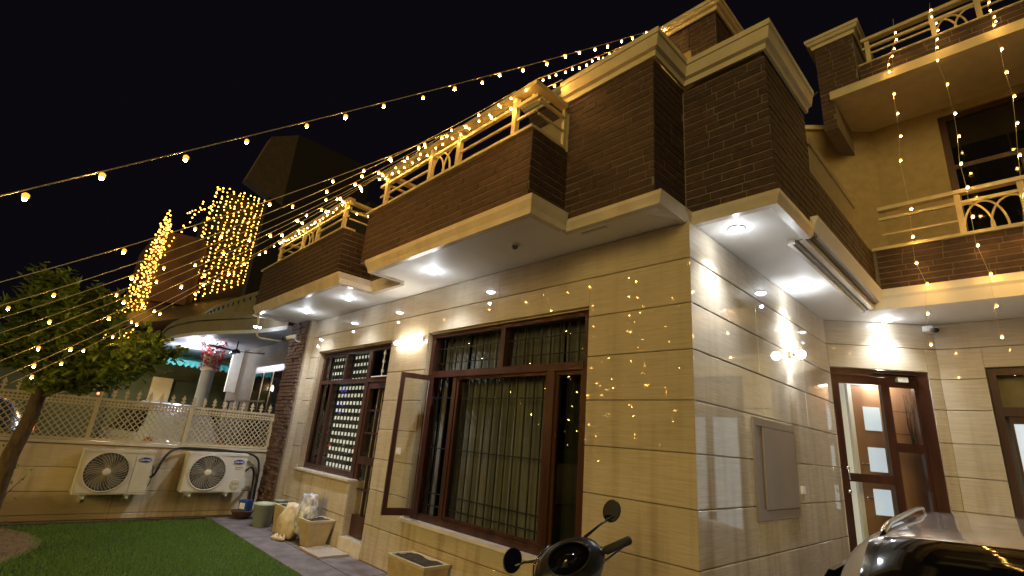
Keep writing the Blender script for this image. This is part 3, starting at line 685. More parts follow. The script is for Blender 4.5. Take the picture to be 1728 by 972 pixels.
# ---- right wing windows -------------------------------------------------------
def wingwin(x0, x1, z0, z1, tz, lab):
    wd = part('window', MB().box(x0, x0+.075, 4.51, 4.60, z0, z1).box(x1-.075, x1, 4.51, 4.60, z0, z1).box(x0+.075, x1-.075, 4.51, 4.60, z1-.08, z1).box(x0+.075, x1-.075, 4.508, 4.60, tz-.08, tz+.02).box(x0+.075, x1-.075, 4.51, 4.60, z0, z0+.12), WOOD, house, label=lab)
    n = 3; wv = (x1-x0-.15)/n
    for i in range(n):
        a = x0+.075+i*wv
        if i: part('mullion', MB().box(a-.035, a+.035, 4.512, 4.598, z0+.12, tz-.08), WOOD, wd)
        part('frosted_pane', MB().box(a+.06, a+wv-.06, 4.55, 4.556, z0+.2, tz-.16), FROST, wd)
        part('sash', MB().box(a+.035, a+.06, 4.53, 4.58, z0+.12, tz-.08).box(a+wv-.06, a+wv-.035, 4.53, 4.58, z0+.12, tz-.08).box(a+.06, a+wv-.06, 4.53, 4.58, z0+.12, z0+.2).box(a+.06, a+wv-.06, 4.53, 4.58, tz-.16, tz-.08), WOOD, wd)
    part('pane', MB().box(x0+.075, x1-.075, 4.54, 4.545, tz+.02, z1-.08), GLASS, wd)
    part('back_panel', MB().box(x0, x1, 4.64, 4.66, z0, z1), STUC, wd)
wingwin(1.395, 3.095, .03, 2.825, 2.36, 'tall dark wood window of the right wing')
wingwin(3.755, 5.095, .905, 2.495, 2.1, 'dark wood window farther along the right wing')

# ---- cabinet, switches ----------------------------------------------------------
cab = part('meter_cabinet', MB().box(-.02, .018, 1.035, 1.09, 1.10, 1.925).box(-.02, .018, 2.03, 2.065, 1.10, 1.925).box(-.02, .018, 1.09, 2.03, 1.865, 1.925).box(-.02, .018, 1.09, 2.03, 1.10, 1.175).box(-.02, .004, 1.09, 2.03, 1.175, 1.865), TAUPE, house)
part('cabinet_door', MB().box(.006, .024, 1.235, 2.022, 1.185, 1.858), TAUPE, cab)
part('switch', MB().box(0, .014, 2.17, 2.27, 1.30, 1.37).box(.014, .018, 2.19, 2.22, 1.315, 1.355), LOGOW, house)
part('switch', MB().box(-3.89, -3.80, -.012, 0, 1.30, 1.38).box(-3.86, -3.83, -.017, -.012, 1.32, 1.36), LOGOW, house)

# ------------------------------------------------------------------ lamps of the house
COOL = (.84, .90, 1.0)
def downlight(x, y, label, e=26, z=3.39, r=.055):
    t = thing('downlight', label, 'downlight', (x, y, z), 'recessed lights in the white soffits')
    part('bezel', MB().lathe((x,y,z-.012), [(r+.010, .002), (r+.009, .011), (r, .012), (r, .006)], 20), LOGOW, t, True)
    part('lens', MB().lathe((x,y,z-.020), [(.001, -.016), (r*.6, -.010), (r, .002), (r, .010)], 18), DL, t, True)
    ld = lamp('SPOT', 'downlight_lamp', None, e*4.6, COOL, .04); ld.spot_size = math.radians(116); ld.spot_blend = 1.0
    o = bpy.data.objects.new('downlight_lamp', ld); COL.objects.link(o); o.parent = t; o.location = (0, 0, -.045)
    ld = lamp('POINT', 'soffit_fill', None, e*.07, COOL, .016)  # added fill point under the lens, brightens the soffit
    o = bpy.data.objects.new('soffit_fill', ld); COL.objects.link(o); o.parent = t; o.location = (0, 0, -.17)
downlight(-2.926, -.457, 'round white downlight in the soffit right of the balcony notch', 26)
downlight(-5.084, -.442, 'round white downlight in the soffit left of the balcony notch', 22)
downlight(-6.603, -.447, 'round white downlight at the garden end above the small camera', 34)
downlight(.239, .351, 'round white downlight just right of the wall corner', 20)
downlight(.224, 2.13, 'round white downlight above the bright wall lamp', 19)
downlight(.609, 3.954, 'round white downlight above the entrance door', 16)
sm = thing('ceiling_sensor', 'small unlit white sensor dome on the soffit above the wide window', 'sensor', (-1.556,-.462,3.39))
part('base', MB().lathe((-1.556,-.462,3.375), [(.05, 0), (.055, .014)], 18), LOGOW, sm)
part('dome', MB().ball((-1.556,-.462,3.372), .032, 12, 8), ACG, sm, True)
solid('soffit_strip', MB().box(-.86, -.60, -.31, -.285, 3.380, 3.3895), PIPEW, 'thin pale linear strip on the soffit of the left brick bay', 'strip')
# tube light
tl = thing('tube_light', 'bright white tube light on the wall between the two windows', 'tube light', (-3.93,-.04,2.72))
part('batten', MB().box(-4.24, -3.62, -.03, -.001, 2.70, 2.745), LOGOW, tl)
part('tube', MB().tube([(-4.22,-.048,2.715), (-3.64,-.048,2.715)], .026, 12), TUBE, tl, True)
# wall lamp with two-way beam
wl = thing('wall_lamp', 'small wall lamp with a bright head on the polished side wall', 'wall lamp', (0,2.141,2.656))
part('bracket', MB().box(0, .035, 2.12, 2.165, 2.63, 2.685), POTT, wl)
part('arm', MB().tube([(.03,2.141,2.66), (.085,2.141,2.66)], .008), IRON, wl)
part('head', MB().ball((.12,2.141,2.66), .046, 14, 10), DL, wl, True)
for dz, e in ((.058, 3.0), (-.058, 3.0)):
    ld = lamp('SPOT', 'wall_lamp_beam', None, e*4, COOL, .01); ld.spot_size = math.radians(75); ld.spot_blend = .7
    o = bpy.data.objects.new('wall_lamp_beam', ld); COL.objects.link(o); o.parent = wl; o.location = (.05, 0, dz)
    o.rotation_euler = (0, PI if dz > 0 else 0, 0)
# cctv cameras
cc = thing('security_camera', 'white security camera on the stone wall right of the entrance door', 'camera', (.98,4.40,3.30))
part('housing', MB().box(.90, 1.00, 4.30, 4.45, 3.275, 3.345), LOGOW, cc)
part('lens_barrel', MB().tube([(1.0,4.29,3.285), (1.045,4.22,3.265)], .028, 12), BLK, cc, True)
cc = thing('security_camera', 'white security camera on a bent conduit at the garden end of the house', 'camera', (-7.75,-.25,3.1))
part('housing', MB().tube([(-7.62,-.32,3.04), (-7.50,-.20,3.09)], .042, 12), LOGOW, cc, True)
part('lens_barrel', MB().tube([(-7.68,-.375,3.02), (-7.62,-.32,3.04)], .034, 12), BLK, cc, True)
part('mount', MB().tube([(-7.55,-.25,3.07), (-7.50,-.16,3.0), (-7.42,-.10,3.0)], .012), LOGOW, cc)
cp_ = thing('conduit', 'bent cream pipe hanging from the soffit end towards the small camera', 'pipe', (-8.0,-.6,3.3))
part('pipe', MB().tube([(-7.74,-.86,3.36), (-7.76,-.82,3.30), (-7.80,-.78,3.02), (-7.80,-.72,2.98), (-7.72,-.34,2.985)], .017, 8), PIPEW, cp_, True)
part('drip_rail', MB().box(-7.80, -7.77, -.93, -.35, 3.345, 3.372), PIPEW, cp_)

# ------------------------------------------------------------------ boundary wall and fence
bw = thing('boundary_wall', 'low beige stone wall closing the lawn under the lattice fence', 'wall', (-7.95,-3,0))
part('core', MB().box(-8.08, -7.97, -12, -.10, 0, 1.04), MARB2, bw)
WZ = [.02, .10, .40, .72, 1.03]
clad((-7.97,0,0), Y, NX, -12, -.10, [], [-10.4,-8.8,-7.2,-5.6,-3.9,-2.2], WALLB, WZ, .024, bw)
part('wall_cap', MB().box(-8.11, -7.925, -12, -.10, 1.042, 1.085), SILL, bw)
fe = thing('fence', 'cream metal lattice fence with spear finials on the low boundary wall', 'fence', (-7.95,-3,1.085))
FX = -7.97
posts_y = [-6.38, -5.13, -3.88, -2.665, -1.445, -.13]
part('bottom_rail', MB().box(FX-.02, FX+.02, -6.4, -.11, 1.092, 1.125), RAILM, fe)
part('top_rail', MB().box(FX-.028, FX+.028, -6.4, -.11, 1.665, 1.70), RAILM, fe)
part('band_rail', MB().box(FX-.018, FX+.018, -6.4, -.11, 1.578, 1.60), RAILM, fe)
for y in posts_y: part('post', MB().box(FX-.03, FX+.03, y-.028, y+.028, 1.086, 1.664), RAILM, fe)
band = MB(); y = -6.35
while y < -.14: band.box(FX-.01, FX+.012, y, y+.022, 1.601, 1.664); band.box(FX-.008, FX+.01, y+.022, y+.045, 1.62, 1.642); y += .045
part('scroll_band', band, RAILM, fe)
za, zb = 1.126, 1.577; H = zb-za
for p0, p1 in zip(posts_y[:-1], posts_y[1:]):
    if p1 < -4: pitch = .085
    else: pitch = .078
    a, b = p0+.03, p1-.03; sl = .85  # dy per dz
    for sg in (1, -1):
        y = a - H*sl
        while y < b + H*sl:
            q0 = (y, za); q1 = (y + sg*H*sl, zb)
            # clip to [a,b]
            def clip(q0, q1):
                (y0, z0), (y1, z1) = q0, q1
                t0, t1 = 0, 1; d = y1-y0
                ta = (a-y0)/d; tb = (b-y0)/d
                if ta > tb: ta, tb = tb, ta
                t0 = max(t0, ta); t1 = min(t1, tb)
                if t1 - t0 < .06: return None
                return (y0+d*t0, z0+(z1-z0)*t0), (y0+d*t1, z0+(z1-z0)*t1)
            c = clip(q0, q1); y += pitch
            if c:
                (y0, z0), (y1, z1) = c; xo = FX + (.004 if sg > 0 else -.004); hw = .0088
                part('lattice_bar', MB().add([(xo-.003,y0-hw,z0),(xo+.003,y0-hw,z0),(xo+.003,y0+hw,z0),(xo-.003,y0+hw,z0),(xo-.003,y1-hw,z1),(xo+.003,y1-hw,z1),(xo+.003,y1+hw,z1),(xo-.003,y1+hw,z1)],
                      [(0,3,2,1),(4,5,6,7),(0,1,5,4),(1,2,6,5),(2,3,7,6),(3,0,4,7)]), RAILM, fe)
fm = MB()
def fin(y0, mb):
    pr = [(0,0),(.011,0),(.011,.035),(.034,.05),(.030,.066),(.012,.06),(.013,.08),(.030,.10),(.016,.125),(0,.16)]
    pts = pr + [(-a, b) for a, b in pr[-2:0:-1]]
    k = len(pts); mb.add([(FX-.006, y0+a, 1.7+b) for a, b in pts] + [(FX+.006, y0+a, 1.7+b) for a, b in pts], [tuple(range(k)), tuple(range(2*k-1, k-1, -1))] + [(i, (i+1)%k, k+(i+1)%k, k+i) for i in range(k)])
    return mb
fme = fin(0, MB()).mesh('finial', RAILM)
y = -6.3
while y < -.15: link('finial', fme, fe, (0, y, 0)); y += .152

# ------------------------------------------------------------------ outdoor AC units
def text_mesh(s, size, mat, ext=.0015, shear=.25):
    cu_ = bpy.data.curves.new('lettering', 'FONT'); cu_.body = s; cu_.size = size; cu_.extrude = ext; cu_.shear = shear; cu_.align_x = 'CENTER'; cu_.align_y = 'CENTER'; cu_.resolution_u = 3; cu_.offset = size*.012
    to = bpy.data.objects.new('tmp', cu_); COL.objects.link(to); dg = bpy.context.evaluated_depsgraph_get()
    me = bpy.data.meshes.new_from_object(to.evaluated_get(dg)); bpy.data.objects.remove(to); me.materials.clear(); me.materials.append(mat); return me
def ac(y0, y1, z0, z1, label, round_port):
    xf, xb = -7.60, -7.88; W_ = y1-y0; H_ = z1-z0
    t = thing('outdoor_ac_unit', label, 'air conditioner', ((xf+xb)/2, (y0+y1)/2, z0), 'outdoor air conditioner units on the low wall')
    part('body', MB().box(xb, xf, y0, y1, z0, z1-.02), ACW, t)
    part('top_cover', MB().box(xb-.006, xf+.012, y0-.006, y1+.006, z1-.035, z1), ACW, t)
    part('foot', MB().box(xb+.04, xf-.04, y0+.10, y0+.17, z0-.028, z0), LOGOW, t); part('foot', MB().box(xb+.04, xf-.04, y1-.24, y1-.17, z0-.028, z0), LOGOW, t)
    part('wall_bracket', MB().box(-7.95, xf+.0, y0+.12, y0+.15, z0-.058, z0-.030).box(-7.95, -7.925, y0+.12, y0+.15, z0-.14, z0-.058), PIPEW, t)
    part('wall_bracket', MB().box(-7.95, xf+.0, y1-.22, y1-.19, z0-.058, z0-.030).box(-7.95, -7.925, y1-.22, y1-.19, z0-.14, z0-.058), PIPEW, t)
    r = H_*.435; cy = y0 + .05 + r; cz = z0 + H_*.50
    part('front_panel', MB().box(xf, xf+.008, y0+.02, cy+r+.035, z0+.02, z1-.045), ACW, t)
    part('fan_well', MB().lathe((xf+.008, cy, cz), [(r, 0), (r, .002)], 40, 'x'), ACD, t)
    part('fan_ring', MB().lathe((xf+.0, cy, cz), [(r+.012, .008), (r+.012, .02), (r, .022), (r-.006, .011), (r+.002, .009)], 40, 'x'), ACW, t, True)
    gm = MB(); nb = 34
    for i in range(nb):
        a0 = 2*PI*i/nb; pts = []
        for k in range(6):
            rr = r*(.20 + .79*k/5); a = a0 + .55*(k/5)
            pts.append((xf+.020, cy+rr*math.cos(a), cz+rr*math.sin(a)))
        gm.tube(pts, .0021, 4, False)
    gr = part('grille', gm, RAILM, t)
    rg = MB()
    for q in (.42, .62, .82): rg.tube([(xf+.018, cy+r*q*math.cos(2*PI*i/30), cz+r*q*math.sin(2*PI*i/30)) for i in range(31)], .0018, 4, False)
    part('grille_ring', rg, ACG, t)
    fb = MB()
    for i in range(5):
        a = 2*PI*i/5
        fb.add([(xf+.010, cy, cz)] + [(xf+.011, cy+r*.9*math.cos(a+b), cz+r*.9*math.sin(a+b)) for b in (0,.2,.4,.6,.8)], [(0,1,2),(0,2,3),(0,3,4),(0,4,5)])
    part('fan_blade', fb, ACG, t)
    part('hub', MB().lathe((xf+.014, cy, cz), [(r*.19, 0), (r*.19, .010), (r*.15, .014), (.001, .015)], 24, 'x'), ACW, t, True)
    ly = (cy + r + .035 + y1)/2 + .01; lz = z1 - .125
    lo = part('logo_badge', MB().lathe((xf+.009 if not round_port else xf+.012, ly, lz), [(1, 0), (1, .004)], 32, 'x', .078, .036) if False else MB().add(
        [(xf+.004, ly+.080*math.cos(2*PI*i/32), lz+.036*math.sin(2*PI*i/32)) for i in range(32)] + [(xf+.013, ly+.080*math.cos(2*PI*i/32), lz+.036*math.sin(2*PI*i/32)) for i in range(32)],
        [tuple(range(32)), tuple(range(63, 31, -1))] + [(i, (i+1)%32, 32+(i+1)%32, 32+i) for i in range(32)]), BLUE, t)
    tm = text_mesh('Carrier', .046, LOGOW)
    for v in tm.vertices: x_, y_, z_ = v.co; v.co = (xf+.0145+z_, ly+x_, lz+y_)
    link('lettering', tm, lo)
    if not round_port:
        part('side_panel', MB().box(xf, xf+.006, cy+r+.05, y1-.015, z0+.03, z1-.05), ACW, t)
        lv = MB()
        for i in range(7): lv.box(xf+.006, xf+.009, cy+r+.07, y1-.03, z0+.06+i*.045, z0+.066+i*.045)
        part('embossed_lines', lv, ACW, t)
    else:
        part('badge_plate', MB().add([(xf+.006, ly-.10, z1-.055), (xf+.006, y1-.02, z1-.055), (xf+.006, y1-.02, lz-.11), (xf+.006, ly-.03, lz-.11),
                                      (xf-.001, ly-.10, z1-.055), (xf-.001, y1-.02, z1-.055), (xf-.001, y1-.02, lz-.11), (xf-.001, ly-.03, lz-.11)], [(0,1,2,3),(0,4,5,1),(1,5,6,2),(2,6,7,3),(3,7,4,0)]), ACW, t)
        part('name_strip', MB().box(xf+.004, xf+.008, ly-.03, ly+.07, lz-.085, lz-.075), ACG, t)
        pm = MB(); cz2 = z0+.125
        for q in (.068, .045, .022): pm.tube([(xf+.008, ly+q*math.cos(2*PI*i/30), cz2+q*math.sin(2*PI*i/30)) for i in range(31)], .005, 5, False)
        part('round_emboss', pm, ACW, t, True)
        part('valve_cover', MB().box(xf-.16, xf-.02, y1, y1+.045, z0+.06, z0+.22), ACW, t)
ac(-2.672, -1.835, .40, .998, 'left outdoor air conditioner with a large fan grille and square plain panel', False)
ac(-1.385, -.525, .42, 1.01, 'right outdoor air conditioner with a small round emboss below its badge', True)
def hose(name, pts, r, label, group=None):
    # smooth the polyline (Chaikin)
    P = [Vector(p) for p in pts]
    for _ in range(3):
        Q = [P[0]]
        for a, b in zip(P[:-1], P[1:]): Q += [a*.75+b*.25, a*.25+b*.75]
        Q.append(P[-1]); P = Q
    return solid(name, MB().tube(P, r, 8), BLKR, label, 'hose', group, True)
hose('refrigerant_hose', [(-7.72,-1.83,.62), (-7.70,-1.76,.64), (-7.72,-1.70,.92), (-7.86,-1.55,1.045), (-7.88,-1.30,1.06), (-7.88,-.6,1.035), (-7.86,-.30,.98), (-7.86,-.22,.80), (-7.88,-.20,.35), (-7.9,-.2,.12)], .017, 'black hose running over the right air conditioner along the wall', None)
hose('refrigerant_hose', [(-7.72,-.50,.72), (-7.72,-.42,.80), (-7.80,-.34,.78), (-7.84,-.28,.62), (-7.86,-.27,.10)], .017, 'short black hose curving down beside the right air conditioner')
hose('cable', [(-7.74,-1.835,.80), (-7.66,-1.80,.78), (-7.68,-1.79,.52), (-7.74,-1.85,.46)], .006, 'thin grey cable loop on the side of the left air conditioner')

# ------------------------------------------------------------------ things on the path
def taper_box(mb, cx, cy, z0, z1, a0, b0, a1, b1, rot=0, open_=True, t=.018):
    c, s_ = math.cos(rot), math.sin(rot)
    def R(x, y, z): return (cx + x*c - y*s_, cy + x*s_ + y*c, z)
    q = lambda a, b, z: [R(-a,-b,z), R(a,-b,z), R(a,b,z), R(-a,b,z)]
    vs = q(a0,b0,z0) + q(a1,b1,z1) + q(a1-t,b1-t,z1) + q(a1-t*1.6,b1-t*1.6,z1-.05)
    fs = [(3,2,1,0)] + [(i,(i+1)%4,4+(i+1)%4,4+i) for i in range(4)] + [(4+i,4+(i+1)%4,8+(i+1)%4,8+i) for i in range(4)] + [(8+i,8+(i+1)%4,12+(i+1)%4,12+i) for i in range(4)] + [(12,13,14,15)]
    return mb.add(vs, fs)
def soil_top(mb, cx, cy, z, a, b, rot=0):
    c, s_ = math.cos(rot), math.sin(rot); N = 9
    for i in range(N+1):
        for j in range(N+1):
            x = -a + 2*a*i/N; y = -b + 2*b*j/N; mb.v.append((cx+x*c-y*s_, cy+x*s_+y*c, z+random.uniform(-.008,.012)))
    for i in range(N):
        for j in range(N): k = i*(N+1)+j; mb.f.append((k, k+N+1, k+N+2, k+1))
    return mb
def planter(cx, cy, h, a0, b0, a1, b1, rot, label):
    t = thing('planter', label, 'planter', (cx, cy, .022))
    part('box', taper_box(MB(), cx, cy, .022, .022+h, a0, b0, a1, b1, rot), POTT, t)
    part('rim', taper_box(MB(), cx, cy, .022+h-.025, .022+h+.003, a1+.004, b1+.004, a1+.008, b1+.008, rot, t=.03), RAILM, t)
    part('soil', soil_top(MB(), cx, cy, .022+h-.009, a1-.024, b1-.024, rot), PEBB, t)
planter(-5.33, -.20, .33, .115, .115, .175, .175, .04, 'tapered square tan flower pot with dry soil beside the woven sack')
planter(-2.89, -.20, .33, .30, .125, .33, .15, .0, 'long tan planter box with pebbly soil under the wide window')
planter(-6.15, -.22, .38, .24, .13, .27, .16, .0, 'tan planter box half hidden behind the woven sack')
# sack
sk = thing('sack', 'slumped cream woven sack with a grey printed front between two planters', 'sack', (-5.75,-.30,.022))
def blob(c, dims, nz, seed, rot=0, top_pinch=.5):
    random.seed(seed); mb = MB(); n = 18; c = Vector(c); k = 10
    ph = [random.uniform(0, 6.28) for _ in range(6)]
    for i in range(k+1):
        f = i/k; w = (.75 + .35*math.sin(PI*min(1, f*1.15))) * (1 if f < .75 else 1 - (f-.75)/.25*top_pinch)
        if i == 0: w = .65
        for j in range(n):
            a = 2*PI*j/n; r = 1 + nz*(math.sin(3*a+ph[0]+f*4) + .7*math.sin(5*a+ph[1]-f*7) + .5*math.sin(9*a+ph[2]+f*11))
            x = math.cos(a)*dims[0]*w*r; y = math.sin(a)*dims[1]*w*r
            mb.v.append((c.x + x*math.cos(rot)-y*math.sin(rot) + .05*f*f, c.y + x*math.sin(rot)+y*math.cos(rot), c.z + f*dims[2] + (.03*math.sin(4*a+ph[3]) if i > k-3 else 0)))
    for i in range(k):
        for j in range(n): mb.f.append((i*n+j, i*n+(j+1)%n, (i+1)*n+(j+1)%n, (i+1)*n+j))
    mb.f.append(tuple(range(n))[::-1]); mb.f.append(tuple(k*n+j for j in range(n))); return mb
part('body', blob((-5.86,-.35,.022), (.19,.12,.44), .085, 5, .25, .25), SACK, sk, True)
part('printed_panel', blob((-5.60,-.25,.12), (.20,.105,.50), .075, 9, .15, .10), SACKP, sk, True)
part('loose_end', blob((-5.83,-.47,.022), (.13,.05,.06), .12, 13, .2, .4), SACK, sk, True)
random.seed(21)
bk = thing('bucket', 'pale green plastic bucket on the path beside the brick pier', 'bucket', (-6.86,-.36,.022))
part('body', MB().lathe((-6.86,-.36,.022), [(.001,0),(.115,0),(.155,.30),(.16,.30),(.165,.33),(.150,.33),(.11,.02),(.001,.02)], 26), PALEG, bk, True)
solid('bucket', MB().lathe((-6.98,-.08+.0,.022), [(.001,0),(.085,0),(.10,.34),(.107,.35),(.095,.35),(.08,.02),(.001,.02)], 22), GREYG, 'darker grey green bucket standing behind the pale green one', 'bucket', None, True)
solid('basin', MB().lathe((-7.62,-.42,.022), [(.001,0),(.11,0),(.17,.11),(.18,.115),(.165,.11),(.10,.015),(.001,.015)], 24), noise_mat('brown_clay', (.10,.045,.025), (.16,.08,.045), .7, 12), 'brown clay basin in the corner of the boundary wall', 'basin', None, True)
tb = thing('tub', 'small blue plastic tub with a white label behind the pale green bucket', 'tub', (-7.60,-.40,.135))
part('body', taper_box(MB(), -7.60, -.40, .138, .30, .07, .055, .09, .07, .5), noise_mat('blue_plastic', (.03,.08,.25), (.04,.10,.32), .4, 9), tb)
part('label_patch', MB().obox((-7.60,-.40,0), (math.cos(.5),math.sin(.5),0), (math.sin(.5),-math.cos(.5),0), -.05, .05, .068, .073, .17, .26), LOGOW, tb)
solid('mat', MB().prism([(-5.24,-.42),(-4.62,-.425),(-4.62,-.03),(-5.24,-.02)], .0235, .045), MATT, 'flat pale slab mat on the path in front of the garden door', 'mat')

# ------------------------------------------------------------------ tree, plants
def leafset(mb, p, d, L, wd):
    d = d.normalized(); up_ = Vector((0,0,1)); s_ = d.cross(up_)
    if s_.length < .1: s_ = Vector((1,0,0))
    s_ = (s_.normalized() + Vector((random.uniform(-.5,.5),)*3)*.6).normalized(); nn = s_.cross(d).normalized()
    a = p; b = p + d*L*.45 + s_*wd + nn*wd*.35; c = p + d*L; e = p + d*L*.45 - s_*wd + nn*wd*.35; mid = p + d*L*.5
    mb.add([a, b, c, e, mid], [(0,1,4), (1,2,4), (2,3,4), (3,0,4)])
random.seed(5)
tree = thing('tree', 'small leafy tree with a leaning trunk on the lawn before the lattice fence', 'tree', (-6.0,-3.42,0))
TP = [(-6.0,-3.42,0), (-6.0,-3.43,.6), (-5.99,-3.42,1.0), (-6.01,-3.37,1.4), (-6.0,-3.37,1.75), (-5.98,-3.44,2.15), (-5.98,-3.5,2.6)]
part('trunk', MB().tube(TP, [.085,.078,.072,.068,.062,.04,.015], 12), BARK, tree, True)
brm = MB(); tips = []
def branch(p, d, L, r, dep_):
    pts = [Vector(p)]; d = Vector(d).normalized(); n = 5
    for i in range(n):
        d = (d + Vector((random.uniform(-.22,.22), random.uniform(-.22,.22), random.uniform(-.10,.16)))).normalized()
        pts.append(pts[-1] + d*L/n)
    brm.tube(pts, [r*(1-.75*i/n) for i in range(n+1)], 6)
    if dep_ > 0:
        for i in range(1, n+1):
            for _ in range(2):
                dd = (d*.6 + Vector((random.uniform(-1,1), random.uniform(-1,1), random.uniform(-.35,.7)))).normalized()
                branch(pts[i], dd, L*random.uniform(.35,.6), r*.45, dep_-1)
    else:
        tips.extend(pts[1:])
for p, d, L in (((-6.0,-3.37,1.75),(.1,1,.25),.80), ((-6.0,-3.37,1.72),(.3,.85,.08),.85), ((-5.98,-3.44,2.1),(0,.6,.8),.6), ((-6.0,-3.4,1.85),(-.3,-1,.45),.7), ((-5.98,-3.44,2.1),(.2,-.6,.8),.6), ((-5.98,-3.42,1.95),(.8,0,.5),.55), ((-5.98,-3.44,2.2),(-.6,.3,.6),.55), ((-6.0,-3.38,1.6),(.2,.7,.35),.6)):
    branch(p, d, L, .026, 2)
part('branches', brm, BARK, tree, True)
fo = MB()
for tp in tips:
    if random.random() > .94: continue
    for _ in range(3):
        d = Vector((random.uniform(-1,1), random.uniform(-1,1), random.uniform(-.5,.9)))
        q = tp + Vector((random.gauss(0,.045), random.gauss(0,.05), random.gauss(0,.04)))
        if q.z < 1.62 + random.uniform(0,.2): continue
        leafset(fo, q, d, random.uniform(.08,.13), random.uniform(.026,.040))
part('crown', fo, LEAF, tree)
def shrub(cx, cy, z0, rx, rz, n, label, mat, L=.05, cat='plant'):
    t = thing('shrub', label, cat, (cx, cy, z0)); st = MB(); lm = MB()
    for i in range(7):
        a = random.uniform(0, 6.28); e = Vector((cx+rx*.8*math.cos(a), cy+rx*.8*math.sin(a), z0+rz*random.uniform(.6,1)))
        st.tube([(cx,cy,z0), ((cx+e.x)/2, (cy+e.y)/2, z0+rz*.45), e], [.008,.006,.002], 5)
        for _ in range(n//7):
            f = random.uniform(.25, 1.05); q = Vector((cx,cy,z0)).lerp(e, f) + Vector([random.gauss(0, rx*.18) for _ in range(3)])
            leafset(lm, q, Vector((random.uniform(-1,1), random.uniform(-1,1), random.uniform(-.2,1))), L*random.uniform(.7,1.3), L*.25)
    part('stem', st, BARK, t); part('leaves', lm, mat, t); return t
shrub(-6.75, -3.45, .0, .30, 1.15, 160, 'small sparse shrub at the left edge behind the tree trunk', LEAF, .05)
t = thing('purple_plant', 'dark purple leafed plant low at the left edge before the wall', 'plant', (-5.6,-3.62,0)); lm = MB(); st = MB()
st.tube([(-5.6,-3.62,0), (-5.6,-3.60,.45), (-5.62,-3.56,.80)], [.012,.009,.004], 6)
for i in range(26):
    z = .45 + .4*random.random(); leafset(lm, Vector((-5.6,-3.58,z)), Vector((random.uniform(-.6,.6), random.uniform(-.3,1), random.uniform(-.3,.5))), .12, .028)
part('stem', st, BARK, t); part('leaves', lm, PURP, t)
shrub(-8.25, -.42, .9, .16, .75, 90, 'dark narrow leafed plant behind the fence beside the brick pier', LEAFD, .11)

# ------------------------------------------------------------------ string lights
def bulb_mesh(r, mat):
    mb = MB().ball((0,0,0), r, 10, 7, (1,1,1.2)); nf = len(mb.f)
    mb.lathe((0,0,0), [(r*1.02,r*.2), (r*1.5,r*.8), (r*1.5,r*2.2), (r*.7,r*3.0)], 10)
    me = mb.mesh('bulb', mat, True); me.materials.append(BULBG)
    for i, p in enumerate(me.polygons):
        if i >= nf: p.material_index = 1
    return me
bulb_me = bulb_mesh(.0084, BULB); bulbs_me = bulb_mesh(.0068, BULBN)
cap_me = MB().tube([(0,0,.012), (0,0,.034)], .006, 6).mesh('socket', BLK)
def string(name, a, b, spacing, sag, label, group, big=True, jit=.02, seed=0, u0=0, taut=.0030):
    random.seed(seed+100)
    a = Vector(a); b = Vector(b); L = (b-a).length; n = max(2, int(L/spacing))
    t = thing('string_light', label, 'string light', tuple(a), group)
    P = lambda u: a.lerp(b, u) + Vector((0,0,-sag*4*u*(1-u)))
    part('wire', MB().tube([P(i/30) for i in range(31)], taut, 5), WIRE, t)
    for i in range(n):
        u = (i + .5 + random.uniform(-.18,.18))/n
        if u < u0 or (group == GS and seed > 1 and u > .38 and random.random() < .45): continue
        q = P(u) + Vector((random.uniform(-jit,jit)*.6, random.uniform(-jit,jit)*.6, -.028 - random.uniform(0, jit)))
        bo = link('bulb', bulb_me if big and random.random() < .82 else bulbs_me, t, tuple(q))
    return t
GS = 'string lights stretched over the lawn'
string('s', (-.9,1.45,7.13), (-1.029,-3.853,2.258), .32, .05, 'highest string light, stretched alone from the roof cornice to the left edge', GS, seed=1)
string('s', (-1.0,-.53,4.99), (-2.651,-3.87,2.185), .24, .16, 'second highest string light, leaving the left end of the brick bay cornice', GS, seed=2)
string('s', (-1.22,-.93,4.72), (-2.967,-3.854,2.08), .27, .20, 'string light tied to the railing post nearest the brick bay', GS, seed=3, big=False)
string('s', (-2.06,-.93,4.72), (-3.127,-3.842,2.014), .27, .18, 'string light tied to the railing at the right side of its arch', GS, seed=4)
string('s', (-2.56,-.93,4.72), (-3.291,-3.824,1.927), .27, .17, 'string light tied to the railing at the left side of its arch', GS, seed=5, big=False)
string('s', (-3.1,-.93,4.72), (-3.453,-3.809,1.85), .26, .15, 'string light tied to the railing above the left arm of the large balcony', GS, seed=6)
string('s', (-3.6,-.93,4.72), (-3.62,-3.786,1.743), .26, .14, 'string light tied to the far left corner of the large balcony railing', GS, seed=7)
string('s', (-4.6,-.93,4.69), (-3.939,-3.766,1.623), .26, .14, 'string light tied to the right corner of the small balcony railing', GS, seed=8)
string('s', (-6.2,-.93,4.69), (-4.591,-3.60,1.70), .28, .12, 'lowest string light, tied to the middle of the small balcony railing', GS, seed=9)
string('s', (-.97,-.90,4.74), (-1.0,1.44,7.13), .15, .03, 'short steep string light rising from the railing corner to the roof cornice', None, seed=10, big=False)
string('s', (-3.6,-.955,4.64), (-1.0,-.955,4.68), .15, .05, 'string light wound along the large balcony railing', None, seed=12, big=False)
string('s', (-1.7,.6,5.0), (-4.6,-.2,4.75), .20, .10, 'string light hanging inside the large balcony behind the railing', None, seed=13, big=False)
string('s', (-7.1,-.955,4.62), (-4.6,-.955,4.62), .15, .04, 'string light wound along the small balcony railing', None, seed=14, big=False)
string('s', (-4.6,-.85,4.5), (-3.9,-.4,4.5), .14, .05, 'short string light across the gap between the two brick balconies', None, seed=15, big=False)
